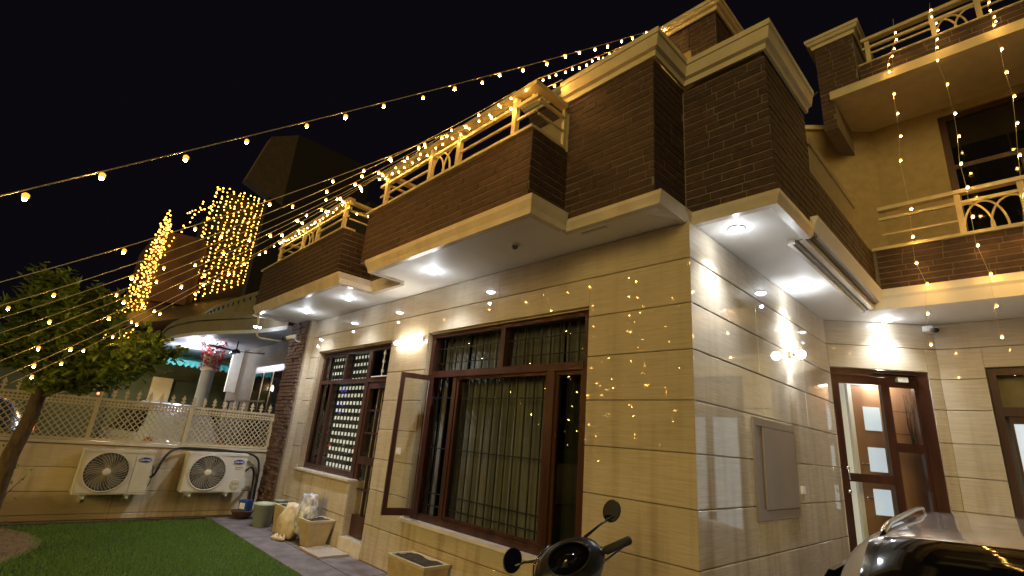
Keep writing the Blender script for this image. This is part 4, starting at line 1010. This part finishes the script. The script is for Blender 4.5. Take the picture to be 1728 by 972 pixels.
for i in range(6):  # strings out of view, added for bulb reflections in the polished wall
    xq = -1.2 - .78*i
    string('s', (xq, -4.62 - .05*(i % 3), 4.75 - .1*(i % 2)), (xq + .05, -4.62, 1.45 + .12*(i % 4)), .30, .0, ['first', 'second', 'third', 'fourth', 'fifth', 'sixth', 'seventh', 'eighth'][i] + ' unseen added string light over the lawn, counted from the driveway pole', 'unseen string lights added over the front of the lawn', seed=40+i, jit=.38, big=False)
lw = MB().tube([(-.2,-4.62,4.9), (-3.6,-4.62,4.72), (-5.6,-4.62,4.85)], .004, 5)  # wire and poles added out of view to hold those strings
solid('added_span_wire', lw, WIRE, 'thin added wire out of view carrying the unseen string lights over the lawn', 'wire')
for x in (-.2, -5.6): solid('added_pole', MB().tube([(x,-4.62,0), (x,-4.62,4.95)], .022, 8), IRON, 'added unseen iron pole at the %s end of the wire over the lawn' % ('driveway' if x > -1 else 'boundary wall'), 'pole', None, True)
HG = [[(1.25,6.95),(1.25,6.84),(1.21,6.72),(1.18,6.62),(1.13,6.52),(1.12,6.41),(1.13,6.07),(1.13,5.78),(1.12,5.46),(1.08,5.14),(1.1,4.49),(1.07,4.15),(1.06,3.83),(1.12,3.57),(1.08,3.24),(1.06,2.9)],
 [(1.62,7.06),(1.61,6.96),(1.64,6.84),(1.64,6.73),(1.62,6.61),(1.6,6.5),(1.58,6.32),(1.62,5.95),(1.63,5.54),(1.62,5.24),(1.59,4.9),(1.6,4.6),(1.59,4.25),(1.58,3.92),(1.63,3.59),(1.62,3.25),(1.61,2.93)],
 [(2.11,6.83),(2.1,6.71),(2.12,6.61),(2.12,6.54),(2.1,6.5),(2.11,6.16),(2.1,5.85),(2.11,5.53),(2.08,5.2),(2.04,4.83),(2.0,4.38),(1.94,3.93),(1.95,3.5)]]
for pts, lab in zip(HG, ('hanging string light nearest the corner tower, left of the dark upper window', 'hanging string light crossing the left part of the dark upper window', 'hanging string light farthest right, crossing the dark upper window')):
    t = thing('string_light', lab, 'string light', (pts[0][0], 3.27, 7.15), 'string lights hanging from the right wing roof')
    part('wire', MB().tube([(pts[0][0], 3.30, 7.2)] + [(x-.012, 3.27, z+.03) for x, z in pts], .0018, 5), WIRE, t)
    for x, z in pts: link('bulb', bulbs_me if z > 6.2 else bulb_me, t, (x, 3.265, z))
t = thing('string_light', 'single warm bulb glowing on the coping behind the corner cornice', 'string light', (-.2,3.2,6.0))
part('wire', MB().tube([(-.28,3.3,6.62), (-.02,3.42,6.50), (.30,3.40,6.62)], .002, 5), WIRE, t); link('bulb', bulb_me, t, (.08,3.36,6.49))
# coping of the next roof seen behind the corner
part('roof_edge', MB().obox((-.30,3.64,0), UT, UN, .02, .95, -.05, .05, 6.382, 6.45), CREAM, house)

# ------------------------------------------------------------------ scooter
def loft(rings, closed=True, cap=True):
    mb = MB(); n = len(rings[0])
    for r in rings: mb.v += [tuple(p) for p in r]
    for i in range(len(rings)-1):
        for j in range(n if closed else n-1): mb.f.append((i*n+j, i*n+(j+1)%n, (i+1)*n+(j+1)%n, (i+1)*n+j))
    if cap: mb.f.append(tuple(range(n))[::-1]); mb.f.append(tuple((len(rings)-1)*n+j for j in range(n)))
    return mb
sc = thing('scooter', 'black scooter parked before the wide window, seen from behind its handlebar', 'scooter', (-.35,-1.1,.0))
# local frame: f = forward (towards the wall), l = lateral (rider's right)
RM = Vector((-.081,-.895,1.222)); LM = Vector((-.376,-1.382,.949))   # mirror heads: the scooter leans on its side stand
sl = (RM-LM).normalized(); sf = Vector((0,0,1)).cross(sl).normalized(); su = sl.cross(sf)
so = Vector((-.092,-1.262,1.000)) - su*1.0
def S(a, b, z): return so + sl*a + sf*b + su*z
def ringS(ca, cb, cz, ra, rb, rz, tilt, n=24, flat=1.0):
    out = []
    for j in range(n):
        a = 2*PI*j/n; c, s_ = math.cos(a), math.sin(a)
        out.append(S(ca + ra*c, cb + rb*s_, cz + rz*s_))
    return out
# handlebar cowl: deep shell whose dished face is turned to the rider
cowl = loft([ringS(0,.10,.72,.05,.04,.01,0), ringS(0,.10,.80,.13,.07,.03,0), ringS(0,.075,.89,.19,.075,.06,0), ringS(0,.03,.95,.205,.080,.085,0), ringS(0,-.005,.99,.185,.075,.085,0), ringS(0,-.02,1.005,.15,.065,.075,0)])
part('handlebar_cowl', cowl, BLK, sc, True)
part('dashboard', loft([ringS(0,-.022,1.010,.115,.050,.058,0), ringS(0,-.016,1.002,.105,.045,.052,0), ringS(0,-.016,1.002,.02,.01,.01,0)]), DGL, sc, True)
part('dash_rim', MB().tube([ringS(0,-.022,1.010,.118,.052,.060,0)[j % 24] for j in range(25)], .007, 6), BLK, sc, True)
part('trim', MB().tube([ringS(0,.005,.985,.198,.080,.092,0)[j % 24] for j in range(7, 15)], .005, 6), CHROME, sc, True)
for sg in (1, -1):
    part('handle_grip', MB().tube([S(.15*sg,.0,.955), S(.20*sg,-.01,.958), S(.205*sg,-.012,.958), S(.335*sg,-.055,.965), S(.345*sg,-.057,.965)], [.015,.015,.022,.022,.013], 12), BLKR, sc, True)
    part('brake_lever', MB().tube([S(.12*sg,.05,.90), S(.2*sg,.055,.89), S(.31*sg,.01,.925)], [.010,.007,.006], 8), CHROME, sc, True)
    mc = RM if sg > 0 else LM
    part('mirror_stem', MB().tube([S(.135*sg,.05,1.00), S(.14*sg,.045,1.045), mc.lerp(S(.14*sg,.045,1.05), .45) - su*.012, mc - su*.03], [.014,.009,.006,.007], 8), BLK, sc, True)
    nrm = (CP - mc).normalized(); nrm = (nrm + sl*.25*-sg + Vector((0,0,-.12 if sg > 0 else .05))).normalized(); ax = nrm.cross(Vector((0,0,1))).normalized(); ay = ax.cross(nrm); ax, ay = (ax*.93+ay*.36), (ay*.93-ax*.36)
    def disc(off, k, n=22): return [mc + nrm*off + ax*(.050*k*math.cos(2*PI*j/n)) + ay*(.064*k*math.sin(2*PI*j/n)) for j in range(n)]
    mo = part('mirror', loft([disc(-.03,.3), disc(-.022,.8), disc(-.004,1.02), disc(.006,1.0), disc(.004,.93)]), BLK, sc, True)
    part('mirror_glass', loft([disc(.003,.93), disc(.0045,.925)]), MIRR if sg < 0 else DGL, mo)
part('cables', MB().tube([S(.10,.06,.93), S(.16,.09,.86), S(.10,.12,.74)], .005, 6).tube([S(-.10,.06,.93), S(-.17,.09,.85), S(-.10,.12,.74)], .005, 6), BLKR, sc, True)
part('switch_block', MB().tube([S(.150,-.004,.957), S(.188,-.010,.958)], .026, 10), BLK, sc, True)
part('switch_block', MB().tube([S(-.150,-.004,.957), S(-.188,-.010,.958)], .026, 10), BLK, sc, True)
part('front_shield', loft([ringS(0,.10,.20,.14,.05,.0,0), ringS(0,.14,.45,.20,.06,.0,0), ringS(0,.10,.72,.19,.06,.0,0), ringS(0,.02,.88,.10,.06,.0,0)]), BLK, sc, True)
part('floorboard', loft([ringS(0,.12,.26,.15,.05,.0,0), ringS(0,-.25,.24,.15,.30,.0,0), ringS(0,-.25,.30,.15,.30,0,0)]), BLKR, sc)
part('seat', loft([ringS(0,-.78,.66,.10,.32,.0,0), ringS(0,-.78,.72,.14,.36,.0,0), ringS(0,-.80,.77,.11,.33,.0,0)]), BLKR, sc, True)
part('rear_body', loft([ringS(0,-.80,.30,.10,.25,.0,0), ringS(0,-.80,.48,.17,.36,.0,0), ringS(0,-.80,.655,.13,.34,.0,0)]), BLK, sc, True)
def wheelS(b, z, r, nm='wheel'):
    mb = MB(); c = S(0,b,z); n = 28
    rings = []
    for dr, da in ((.6,-.03),(.92,-.045),(1,-.02),(1,.02),(.92,.045),(.6,.03)):
        rings.append([c + sl*da + sf*(r*dr*math.cos(2*PI*j/n)) + Vector((0,0,r*dr*math.sin(2*PI*j/n))) for j in range(n)])
    return part(nm, loft(rings), BLKR, sc, True)
wheelS(.25,.22,.22); wheelS(-.95,.22,.22)
part('front_mudguard', loft([ringS(0,.25,.34,.06,.20,.0,0), ringS(0,.25,.43,.05,.17,.0,0), ringS(0,.24,.47,.02,.08,.0,0)]), BLK, sc, True)
part('fork', MB().tube([S(.05,.25,.22), S(.05,.12,.62)], .016).tube([S(-.05,.25,.22), S(-.05,.12,.62)], .016), CHROME, sc, True)

# ------------------------------------------------------------------ silver car (tail end close to the camera, roof in frame)
car = thing('parked_car', 'silver grey car with chrome roof rails parked at the bottom right corner', 'car', (1.95,-.6,0))
CXm = 1.84
def crow(y, zr, hw, zb, hb):
    """cross-section ring: roof height zr half-width hw, belt height zb half-width hb"""
    pts = [(-hb*.96, .32), (-hb, .50), (-hb, zb-.10), (-hb*.975, zb), (-(hw+.05), zr-.16), (-(hw), zr-.07), (-(hw-.09), zr-.018), (-(hw-.28), zr), (0, zr+.012)]
    pts = pts + [(-x, z) for x, z in pts[-2::-1]]
    return [(CXm+x, y, z) for x, z in pts]
body = [(-2.38, .72, .60, .62, .70), (-2.34, .90, .66, .84, .76), (-2.15, .98, .68, .90, .80), (-1.85, 1.035, .69, .925, .83), (-1.62, 1.13, .68, .94, .845), (-1.38, 1.26, .675, .94, .85), (-1.20, 1.335, .67, .94, .855), (-1.05, 1.358, .665, .94, .86), (-.7, 1.366, .66, .94, .86), (-.1, 1.362, .66, .94, .86), (.6, 1.358, .665, .94, .86), (1.15, 1.335, .66, .93, .855), (1.5, 1.24, .68, .92, .85), (1.9, 1.03, .70, .91, .84), (2.0, .97, .74, .90, .83), (2.5, .90, .74, .86, .81), (2.85, .82, .66, .78, .74), (2.95, .6, .6, .58, .70)]
CA = math.radians(4.0); CPV = Vector((1.17, -1.2, 0))
def cr(p):
    v = Vector(p) - CPV; return (CPV.x + v.x*math.cos(CA) - v.y*math.sin(CA), CPV.y + v.x*math.sin(CA) + v.y*math.cos(CA), v.z)
def catm(P, k, closed=False):
    out = []; n = len(P); rng = range(n if closed else n-1)
    for i in rng:
        p0 = P[(i-1) % n if closed else max(0,i-1)]; p1 = P[i]; p2 = P[(i+1) % n]; p3 = P[(i+2) % n if closed else min(n-1,i+2)]
        for t in range(k):
            u = t/k
            out.append(tuple(.5*((2*b)+(-a+c)*u+(2*a-5*b+4*c-d)*u*u+(-a+3*b-3*c+d)*u**3) for a,b,c,d in zip(p0,p1,p2,p3)))
    if not closed: out.append(P[-1])
    return out
prof = catm([b_ for b_ in body], 4)
rings = []
for b_ in prof:
    r0 = crow(*b_); rings.append(catm(r0, 3))
nR = len(rings[0]); shell = MB(); rwin = MB()
for r in rings: shell.v += r; rwin.v += r
for i in range(len(rings)-1):
    for j in range(nR-1):
        f = (i*nR+j, i*nR+j+1, (i+1)*nR+j+1, (i+1)*nR+j)
        (rwin if (13 <= i < 26 and 17 <= j < nR-18) else shell).f.append(f)
for mb_ in (shell, rwin): mb_.v = [cr(v) for v in mb_.v]
shell.f.append(tuple(range(nR))); 
def prune(mb):
    used = sorted({k for f in mb.f for k in f}); mp = {k: i for i, k in enumerate(used)}
    mb.v = [mb.v[k] for k in used]; mb.f = [tuple(mp[k] for k in f) for f in mb.f]; return mb
part('body', prune(shell), CARP, car, True)
part('rear_window', prune(rwin), DGL, car, True)
_mesh0 = MB.mesh
def _cm(self, name, mat, smooth=False):
    if getattr(self, 'car', False) is False and MB.turn: self.v = [cr(v) for v in self.v]
    return _mesh0(self, name, mat, smooth)
MB.turn = True; MB.mesh = _cm
for sg in (1, -1):
    x = CXm + sg*.585
    part('roof_rail', MB().tube([(x+.0*sg, -1.10, 1.325), (x, -1.04, 1.346), (x, -.85, 1.362), (x, .3, 1.372), (x, .82, 1.362), (x, .92, 1.335)], [.009,.012,.012,.012,.010,.006], 10), CHROME, car, True)
    xs_ = CXm + sg*.80
    sw_ = MB().add([(xs_-.005*sg, -1.35, .97), (xs_-.005*sg, 1.35, .97), (xs_-.085*sg, .95, 1.215), (xs_-.085*sg, -1.05, 1.235)], [(0,1,2,3)])
    part('side_window', MB().add([(CXm+sg*.865,-1.45,.965),(CXm+sg*.865,1.5,.955),(CXm+sg*.775,1.1,1.17),(CXm+sg*.765,-1.12,1.19),(CXm+sg*.845,-1.45,.965),(CXm+sg*.845,1.5,.955),(CXm+sg*.755,1.1,1.17),(CXm+sg*.745,-1.12,1.19)], [(0,1,2,3),(7,6,5,4),(0,4,5,1),(1,5,6,2),(2,6,7,3),(3,7,4,0)]), DGL, car)
    for y in (-1.55, 1.75):
        part('wheel', MB().lathe((CXm+sg*.80-.1, y, .31), [(.15,0),(.29,0),(.31,.03),(.31,.17),(.29,.2),(.15,.2)], 28, 'x'), BLKR, car, True)
        part('rim', MB().lathe((CXm+sg*.80-.1 + (.2 if sg > 0 else -.012), y, .31), [(.19,0),(.19,.012),(.05,.02),(.001,.02)], 20, 'x'), CHROME, car, True)
    part('tail_lamp', MB().box(CXm+sg*.62-.10, CXm+sg*.62+.10, -2.36, -2.27, .62, .80), noise_mat('red_lens', (.25,.01,.01), (.3,.02,.02), .15, 9), car)
part('roof_ditch', MB().box(CXm-.548, CXm-.540, -1.1, .9, 1.325, 1.334).box(CXm+.540, CXm+.548, -1.1, .9, 1.325, 1.334), BLKR, car)
MB.turn = False

# ------------------------------------------------------------------ neighbour's house beyond the fence
nb = thing('house', 'neighbouring brown house with a curved cream balcony over a lit car porch', 'house', (-11,1,0))
part('wall', MB().box(-13.2, -8.06, .35, .6, 0, 3.28).box(-9.0, -8.06, .30, .35, 0, 3.26), NBR, nb)
ndo = part('door', MB().box(-10.9, -9.05, .27, .33, .3, 2.75), WOOD, nb)
for i in range(3): part('pane', MB().box(-10.8+i*.6, -10.35+i*.6, .255, .27, 1.2, 2.6), DGL, ndo)
pts = []
for i in range(17):
    a = PI*.5*i/16; pts.append((-8.1 - 5.6*math.sin(a)*1.0, -.15 - 1.75*(1-math.cos(a))*.0 - 1.6*math.sin(a)**1.5))
outline = [(-8.06,-.20), (-8.8,-.30), (-9.5,-.48), (-10.3,-.80), (-11.2,-1.10), (-12.2,-1.25), (-13.2,-1.28), (-14.4,-1.2), (-15.4,-.95), (-16.2,-.4), (-16.3,.6), (-8.06,.6)]
outline_top = [(-8.06,-.16), (-9.2,-.22), (-10.4,-.32), (-11.6,-.42), (-12.8,-.48), (-14.0,-.46), (-15.0,-.38), (-15.8,-.1), (-16.0,.6)]
part('porch_ceiling', MB().prism(outline, 3.28, 3.36), noise_mat('porch_white', (.40,.42,.46), (.46,.48,.52), .6, 2), nb)
def offset_wall(z0, z1, grow, th, mat, nm, pts_=outline[:-1]):
    mb = MB(); n = len(pts_)
    cxx, cyy = -11.5, .3
    for (x, y) in pts_:
        v = Vector((x-cxx, y-cyy, 0)); v.normalize()
        for d, z in ((grow, z0), (grow, z1), (grow-th, z1), (grow-th, z0)): mb.v.append((x+v.x*d, y+v.y*d, z))
    for i in range(n-1):
        for j in range(4): mb.f.append((i*4+j, i*4+(j+1)%4, (i+1)*4+(j+1)%4, (i+1)*4+j))
    return part(nm, mb, mat, nb)
NCR = noise_mat('dim_cream_plaster', (.13, .115, .075), (.18, .155, .105), .8, 3, bump=.2)
bal = offset_wall(3.36, 3.60, .02, .2, NCR, 'curved_moulding'); offset_wall(3.60, 3.68, .08, .3, NCR, 'curved_moulding')
offset_wall(3.69, 3.76, .0, .5, NCR, 'curved_moulding')
nbal = offset_wall(3.76, 4.36, .02, .12, NCR, 'curved_parapet', outline_top)
# dark diamonds on the curved parapet, coloured like the shade inside cut-outs
def along(pts_, step):
    out = []; acc = 0
    for (x0,y0),(x1,y1) in zip(pts_[:-1], pts_[1:]):
        L = math.hypot(x1-x0, y1-y0); k = 0
        while acc < L: f = acc/L; out.append((x0+(x1-x0)*f, y0+(y1-y0)*f)); acc += step
        acc -= L
    return out
for x, y in along(outline_top[:8], .34):
    v = Vector((x+11.5, y-.3, 0)).normalized(); u = Vector((-v.y, v.x, 0)); c = Vector((x,y,0)) + v*.026
    for zc, s_ in ((4.22, .055), (3.86, .045)):
        part('dark_diamond', MB().add([tuple(c+u*s_+Vector((0,0,zc))), tuple(c+Vector((0,0,zc+s_))), tuple(c-u*s_+Vector((0,0,zc))), tuple(c+Vector((0,0,zc-s_))), tuple(c-v*.03+u*s_+Vector((0,0,zc))), tuple(c-v*.03+Vector((0,0,zc+s_))), tuple(c-v*.03-u*s_+Vector((0,0,zc))), tuple(c-v*.03+Vector((0,0,zc-s_)))], [(0,1,2,3),(7,6,5,4),(0,4,5,1),(1,5,6,2),(2,6,7,3),(3,7,4,0)]), DARKIN, nb)
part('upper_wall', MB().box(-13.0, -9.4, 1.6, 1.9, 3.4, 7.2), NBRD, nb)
part('white_drape', MB().box(-12.5, -12.42, .10, .34, 2.2, 3.28), PIPEW, nb)
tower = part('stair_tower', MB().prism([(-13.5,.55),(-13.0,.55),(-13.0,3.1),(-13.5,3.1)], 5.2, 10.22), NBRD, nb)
part('tower_slab', MB().add([(-13.0,-.55,8.15),(-13.0,.55,7.75),(-13.0,.55,10.2),(-13.0,-.18,9.75),(-13.4,-.55,8.15),(-13.4,.55,7.75),(-13.4,.55,10.2),(-13.4,-.18,9.75)], [(0,1,2,3),(7,6,5,4),(0,4,5,1),(1,5,6,2),(2,6,7,3),(3,7,4,0)]), NBR, nb)
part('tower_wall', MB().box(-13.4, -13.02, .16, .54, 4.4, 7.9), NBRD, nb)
# porch lights, column with flowers, ceiling fan
def pdl(x, y, label, e):
    t = thing('downlight', label, 'downlight', (x,y,3.28), "lights in the neighbour's porch ceiling")
    part('lens', MB().lathe((x,y,3.262), [(.001,-.01),(.06,0),(.07,.018)], 16), DL, t, True)
    o = bpy.data.objects.new('porch_lamp', lamp('POINT', 'porch_lamp', None, e, COOL, .05)); COL.objects.link(o); o.parent = t; o.location = (0,0,-.12)
pdl(-13.45, -.62, "brightest light at the far edge of the neighbour's porch ceiling", 85)
pdl(-11.85, -.66, "middle light of the neighbour's porch ceiling", 42)
pdl(-8.45, -.62+.0, "small light of the neighbour's porch ceiling nearest the brick pier", 7)
colm = thing('column', "pale blue round column of the neighbour's porch wrapped in red flowers at the top", 'column', (-11.5,-.55,0))
part('shaft', MB().lathe((-11.5,-.57,0), [(.17,0),(.17,.1),(.14,.14),(.135,2.85),(.16,2.9)], 24), PALEBLUE, colm, True)
fl = MB(); random.seed(8)
for i in range(420):
    a = random.uniform(0, 6.28); z = random.uniform(2.62, 3.26); r = .16 + .12*max(0,(z-2.9)/.36)*random.random() + .03*random.random()
    leafset(fl, Vector((-11.5+r*math.cos(a), -.57+r*math.sin(a), z)), Vector((math.cos(a), math.sin(a), random.uniform(-1,1))), .07, .03)
part('flower_wrap', fl, REDF, colm); part('ring', MB().lathe((-11.5,-.57,2.56), [(.14,0),(.175,.02),(.175,.06),(.14,.08)], 20), LOGOW, colm, True)
fan = thing('ceiling_fan', "dark ceiling fan under the neighbour's porch ceiling", 'fan', (-10.9,-.25,3.28))
part('motor', MB().tube([(-10.9,-.25,3.28), (-10.9,-.25,3.08)], .015).lathe((-10.9,-.25,3.0), [(.001,0),(.09,.01),(.1,.05),(.05,.09)], 16), IRON, fan, True)
for k in range(3):
    a = k*2.094 + .9; u = Vector((math.cos(a), math.sin(a), 0)); v = Vector((-u.y, u.x, 0)); c = Vector((-10.9,-.25,3.04))
    part('blade', MB().add([tuple(c+u*.1-v*.04), tuple(c+u*.62-v*.065), tuple(c+u*.62+v*.065), tuple(c+u*.1+v*.04), tuple(c+u*.1-v*.04+Vector((0,0,.01))), tuple(c+u*.62-v*.065+Vector((0,0,.01))), tuple(c+u*.62+v*.065+Vector((0,0,.03))), tuple(c+u*.1+v*.04+Vector((0,0,.02)))], [(3,2,1,0),(4,5,6,7),(0,1,5,4),(1,2,6,5),(2,3,7,6),(3,0,4,7)]), IRON, fan)
nr = thing('porch_railing', 'dark flat railing ledge of the neighbour beside the brick pier', 'railing', (-9.6,-.2,0))
part('ledge', MB().box(-10.9, -8.2, -.28, -.22, 1.90, 1.93), IRON, nr)
for i in range(8): part('baluster', MB().box(-10.85+i*.36, -10.83+i*.36, -.262, -.24, .3, 1.90), IRON, nr)

# back lane behind: awning, olive wall with a lit patch
aw = thing('awning', 'teal scalloped awning glowing above the lane beyond the fence', 'awning', (-16,-1,2.9))
am = MB(); n = 80
for i in range(n+1):
    y = -4.6 + 5.8*i/n; am.v += [(-16.6, y, 3.35), (-14.6, y, 3.02), (-14.55, y, 2.86 + .035*math.cos(i*PI*.999))]
for i in range(n): k = i*3; am.f += [(k, k+3, k+4, k+1), (k+1, k+4, k+5, k+2)]
part('sheet', am, TEAL, aw); part('pole', MB().tube([(-14.7,-1.9,0), (-14.7,-1.9,3.0)], .03), IRON, aw)
ln = thing('garden_wall', 'olive plastered wall with a lit cream panel beyond the lane', 'wall', (-17,-1,0))
part('wall', MB().box(-17.2, -17.0, -8, 1.4, 0, 2.55), OLIVE, ln); part('lit_panel', MB().box(-16.99, -16.9, -.78, -.25, 0, 2.6), noise_mat('cream_panel', (.55,.42,.22), (.65,.5,.28), .8, 4), ln)
part('dark_wall', MB().box(-17.6, -17.4, -1.3, 3, 0, 3.6), OLIVE, ln)
o = bpy.data.objects.new('lane_lamp', lamp('POINT', 'lane_lamp', None, 60, (1,.72,.38), .1)); COL.objects.link(o); o.parent = ln; o.location = (1.6, -.8, 2.6)
o = bpy.data.objects.new('awning_lamp', lamp('POINT', 'awning_lamp', None, 28, (.55,.85,1), .08)); COL.objects.link(o); o.parent = aw; o.location = (2.3, .35, .65)
# parked cars behind the fence
def small_car(cx, cy, ang, mat, label, L=3.7):
    t = thing('parked_car', label, 'car', (cx, cy, 0)); c, s_ = math.cos(ang), math.sin(ang)
    def T(p): return (cx + p[0]*c - p[1]*s_, cy + p[0]*s_ + p[1]*c, p[2]*1.17)
    sec = [(-1.85,.70,.60,.66,.62),(-1.75,.92,.66,.84,.76),(-1.45,1.30,.56,.95,.80),(-1.0,1.50,.58,.97,.81),(0,1.54,.59,.96,.82),(.55,1.48,.57,.95,.82),(1.15,1.08,.60,.94,.80),(1.6,.90,.62,.82,.76),(1.85,.66,.55,.6,.66)]
    rs = []
    for y, zr, hw, zb, hb in sec:
        h = [(-hb, .30), (-hb, zb-.03), (-hb+.02, zb), (-hw, zr-.06), (-hw+.12, zr), (0, zr+.01)]; h = h + [(-a, b) for a, b in h[-2::-1]]
        rs.append([T((y, a, b)) for a, b in h])
    part('body', loft(rs), mat, t, True)
    for sg in (1, -1):
        g = MB().add([T((-1.35, sg*.80, .99)), T((.95, sg*.80, .98)), T((.42, sg*.62, 1.40)), T((-1.05, sg*.62, 1.43)), T((-1.35, sg*.74, .99)), T((.95, sg*.74, .98)), T((.42, sg*.56, 1.40)), T((-1.05, sg*.56, 1.43))], [(0,1,2,3),(7,6,5,4),(0,4,5,1),(1,5,6,2),(2,6,7,3),(3,7,4,0)])
        part('side_window', g, DGL, t)
        part('door_pillar', MB().add([T((-.32, sg*.806, .99)), T((-.24, sg*.806, .99)), T((-.28, sg*.63, 1.42)), T((-.34, sg*.63, 1.42))], [(0,1,2,3)]), mat, t)
        part('door_handle', MB().add([T((-.25+a, sg*(.825+b), .86+cc_)) for a, b, cc_ in ((0,0,0),(.16,0,0),(.16,.015,.02),(0,.015,.02))], [(0,1,2,3)]), CHROME, t)
        for y in (-1.15, 1.2):
            wh = MB(); wh.lathe((0,0,0), [(.1,-.09),(.28,-.09),(.30,-.06),(.30,.06),(.28,.09),(.1,.09)], 20, 'y'); wh.v = [T((v[0]+y, v[1]+sg*.72, v[2]+.30)) for v in wh.v]
            part('wheel', wh, BLKR, t, True)
    part('windscreen', MB().add([T(p) for p in ((1.12,-.62,1.10),(1.12,.62,1.10),(.62,.52,1.47),(.62,-.52,1.47))], [(0,1,2,3)]), DGL, t)
    for sg in (1,-1): part('tail_lamp', MB().add([T((-1.80, sg*.66+a, .80+b)) for a, b in ((-.08,0),(.08,0),(.08,.13),(-.08,.13))], [(0,1,2,3)]), TAIL if mat is DCAR else REDF, t)
    return t
small_car(-12.3, -1.05, PI+.10, WCAR, 'white hatchback parked behind the lattice fence', 3.7)
small_car(-12.6, -5.0, PI*1.5-.1, DCAR, 'dark car with a glowing red tail lamp behind the left fence panel')

# ------------------------------------------------------------------ far house hung with curtains of lights
fh = thing('house', 'distant festive house hung with dense curtains of warm lights', 'house', (-27,0,0))
part('wall', MB().box(-30, -24.4, 1.2, 6.5, 0, 12.2), NBRD, fh)
part('wing', MB().box(-29, -24.6, -1.1, 1.1, 0, 9.2), ORNG, fh)
part('sloped_wall', MB().prism([(-24.3,-.7),(-23.9,.6),(-24.3,.9),(-24.6,-.6)], 6.2, 9.4), ORNG, fh)
part('awning_roof', MB().add([(-22,-1.5,4.6),(-22,2.6,6.2),(-24.3,2.6,7.2),(-24.3,-1.5,5.4),(-22,-1.5,4.4),(-22,2.6,6.0),(-24.3,2.6,7.0),(-24.3,-1.5,5.2)], [(0,1,2,3),(7,6,5,4),(0,4,5,1),(1,5,6,2),(2,6,7,3),(3,7,4,0)]), IRON, fh)
part('lit_wall', MB().box(-23.9, -23.7, -.9, .5, 2.5, 4.9), ORNG, fh)
for i in range(4): part('striped_curtain', MB().box(-23.6, -23.5, -.75+i*.28, -.62+i*.28, 3.0, 4.7), noise_mat('cream_stripe', (.5,.36,.18), (.6,.45,.24), .8, 4), fh)
o = bpy.data.objects.new('festive_wall_lamp', lamp('POINT', 'festive_wall_lamp', None, 90, (1,.55,.2), .3)); COL.objects.link(o); o.parent = fh; o.location = (5.8, -.4, 6.6)
random.seed(77)
def light_curtain(label, strands, cat='curtain lights'):
    t = thing('curtain_lights', label, cat, strands[0][0], 'curtain lights on the distant festive house')
    allb = MB()
    for a, b, n, jx in strands:
        a = Vector(a); b = Vector(b); mb = MB()
        for i in range(n):
            q = a.lerp(b, (i+random.uniform(.15,.85))/n) + Vector((random.uniform(-jx,jx), random.uniform(-jx,jx), 0))
            mb.ball(q, random.uniform(.026,.046), 5, 3)
        allb.v, allb.f = (allb.v + mb.v), (allb.f + [tuple(k + len(allb.v) for k in f) for f in mb.f])
    part('bulbs', allb, BULBF, t, kind='stuff')
light_curtain('wide curtain of hanging lights on the high wall of the distant house', [((-24.2, .65 + i*.235, 12.35 + .016*i), (-24.2, .50 + i*.25, 6.2 + .18*i), 30, .045) for i in range(10)] + [((-24.2,-.35,10.4), (-24.2,.75,11.3), 9, .06), ((-24.2,.72,12.3), (-24.2,.15,5.2), 30, .1), ((-24.2,.3,11.4), (-24.2,-.7,8.2), 16, .09)])
light_curtain('dense narrow band of lights falling down the left side of the distant house', [((-24.0 - .10*i, -.98 + .05*i, 10.3 - .08*i), (-24.0 - .10*i, -1.75 + .17*i, 4.0), 40, .06) for i in range(9)])
light_curtain('short strand of lights beside the striped curtain under the dark roof', [((-23.4, .45, 5.3), (-23.4, .30, 3.3), 14, .08)])
# street lamp cluster and coloured festoon far left
sl_ = thing('street_lamp', 'three globe lamp post glowing white beyond the tree', 'street lamp', (-19,-2.6,0))
part('pole', MB().tube([(-19,-2.6,0), (-19,-2.6,4.1)], .04), IRON, sl_)
for dy in (-.22, 0, .22): part('globe', MB().ball((-19,-2.6+dy,4.25 - abs(dy)*.5), .13, 14, 10), emit('globe_glow', (1,.92,.82), 1.6) if dy == -.22 else MATS['globe_glow'], sl_, True)
for dy in (-.11, .11): part('lamp_bracket', MB().tube([(-18.95,-2.6+dy*2,4.0),(-18.95,-2.6+dy,4.35)], .03), IRON, sl_)
fg = thing('festoon', 'blue and red festoon lights glimmering through the tree crown', 'festoon', (-12.8,-3,1.8)); random.seed(4)
for i in range(18):
    y = random.choice([-3.15,-3.05,-2.35]) + random.uniform(-.08,.08); part('bulb', MB().ball((-12.8, y, random.uniform(1.85,3.1)), .03, 7, 5), SPOTB if y < -2.7 else SPOTR, fg)
# a star
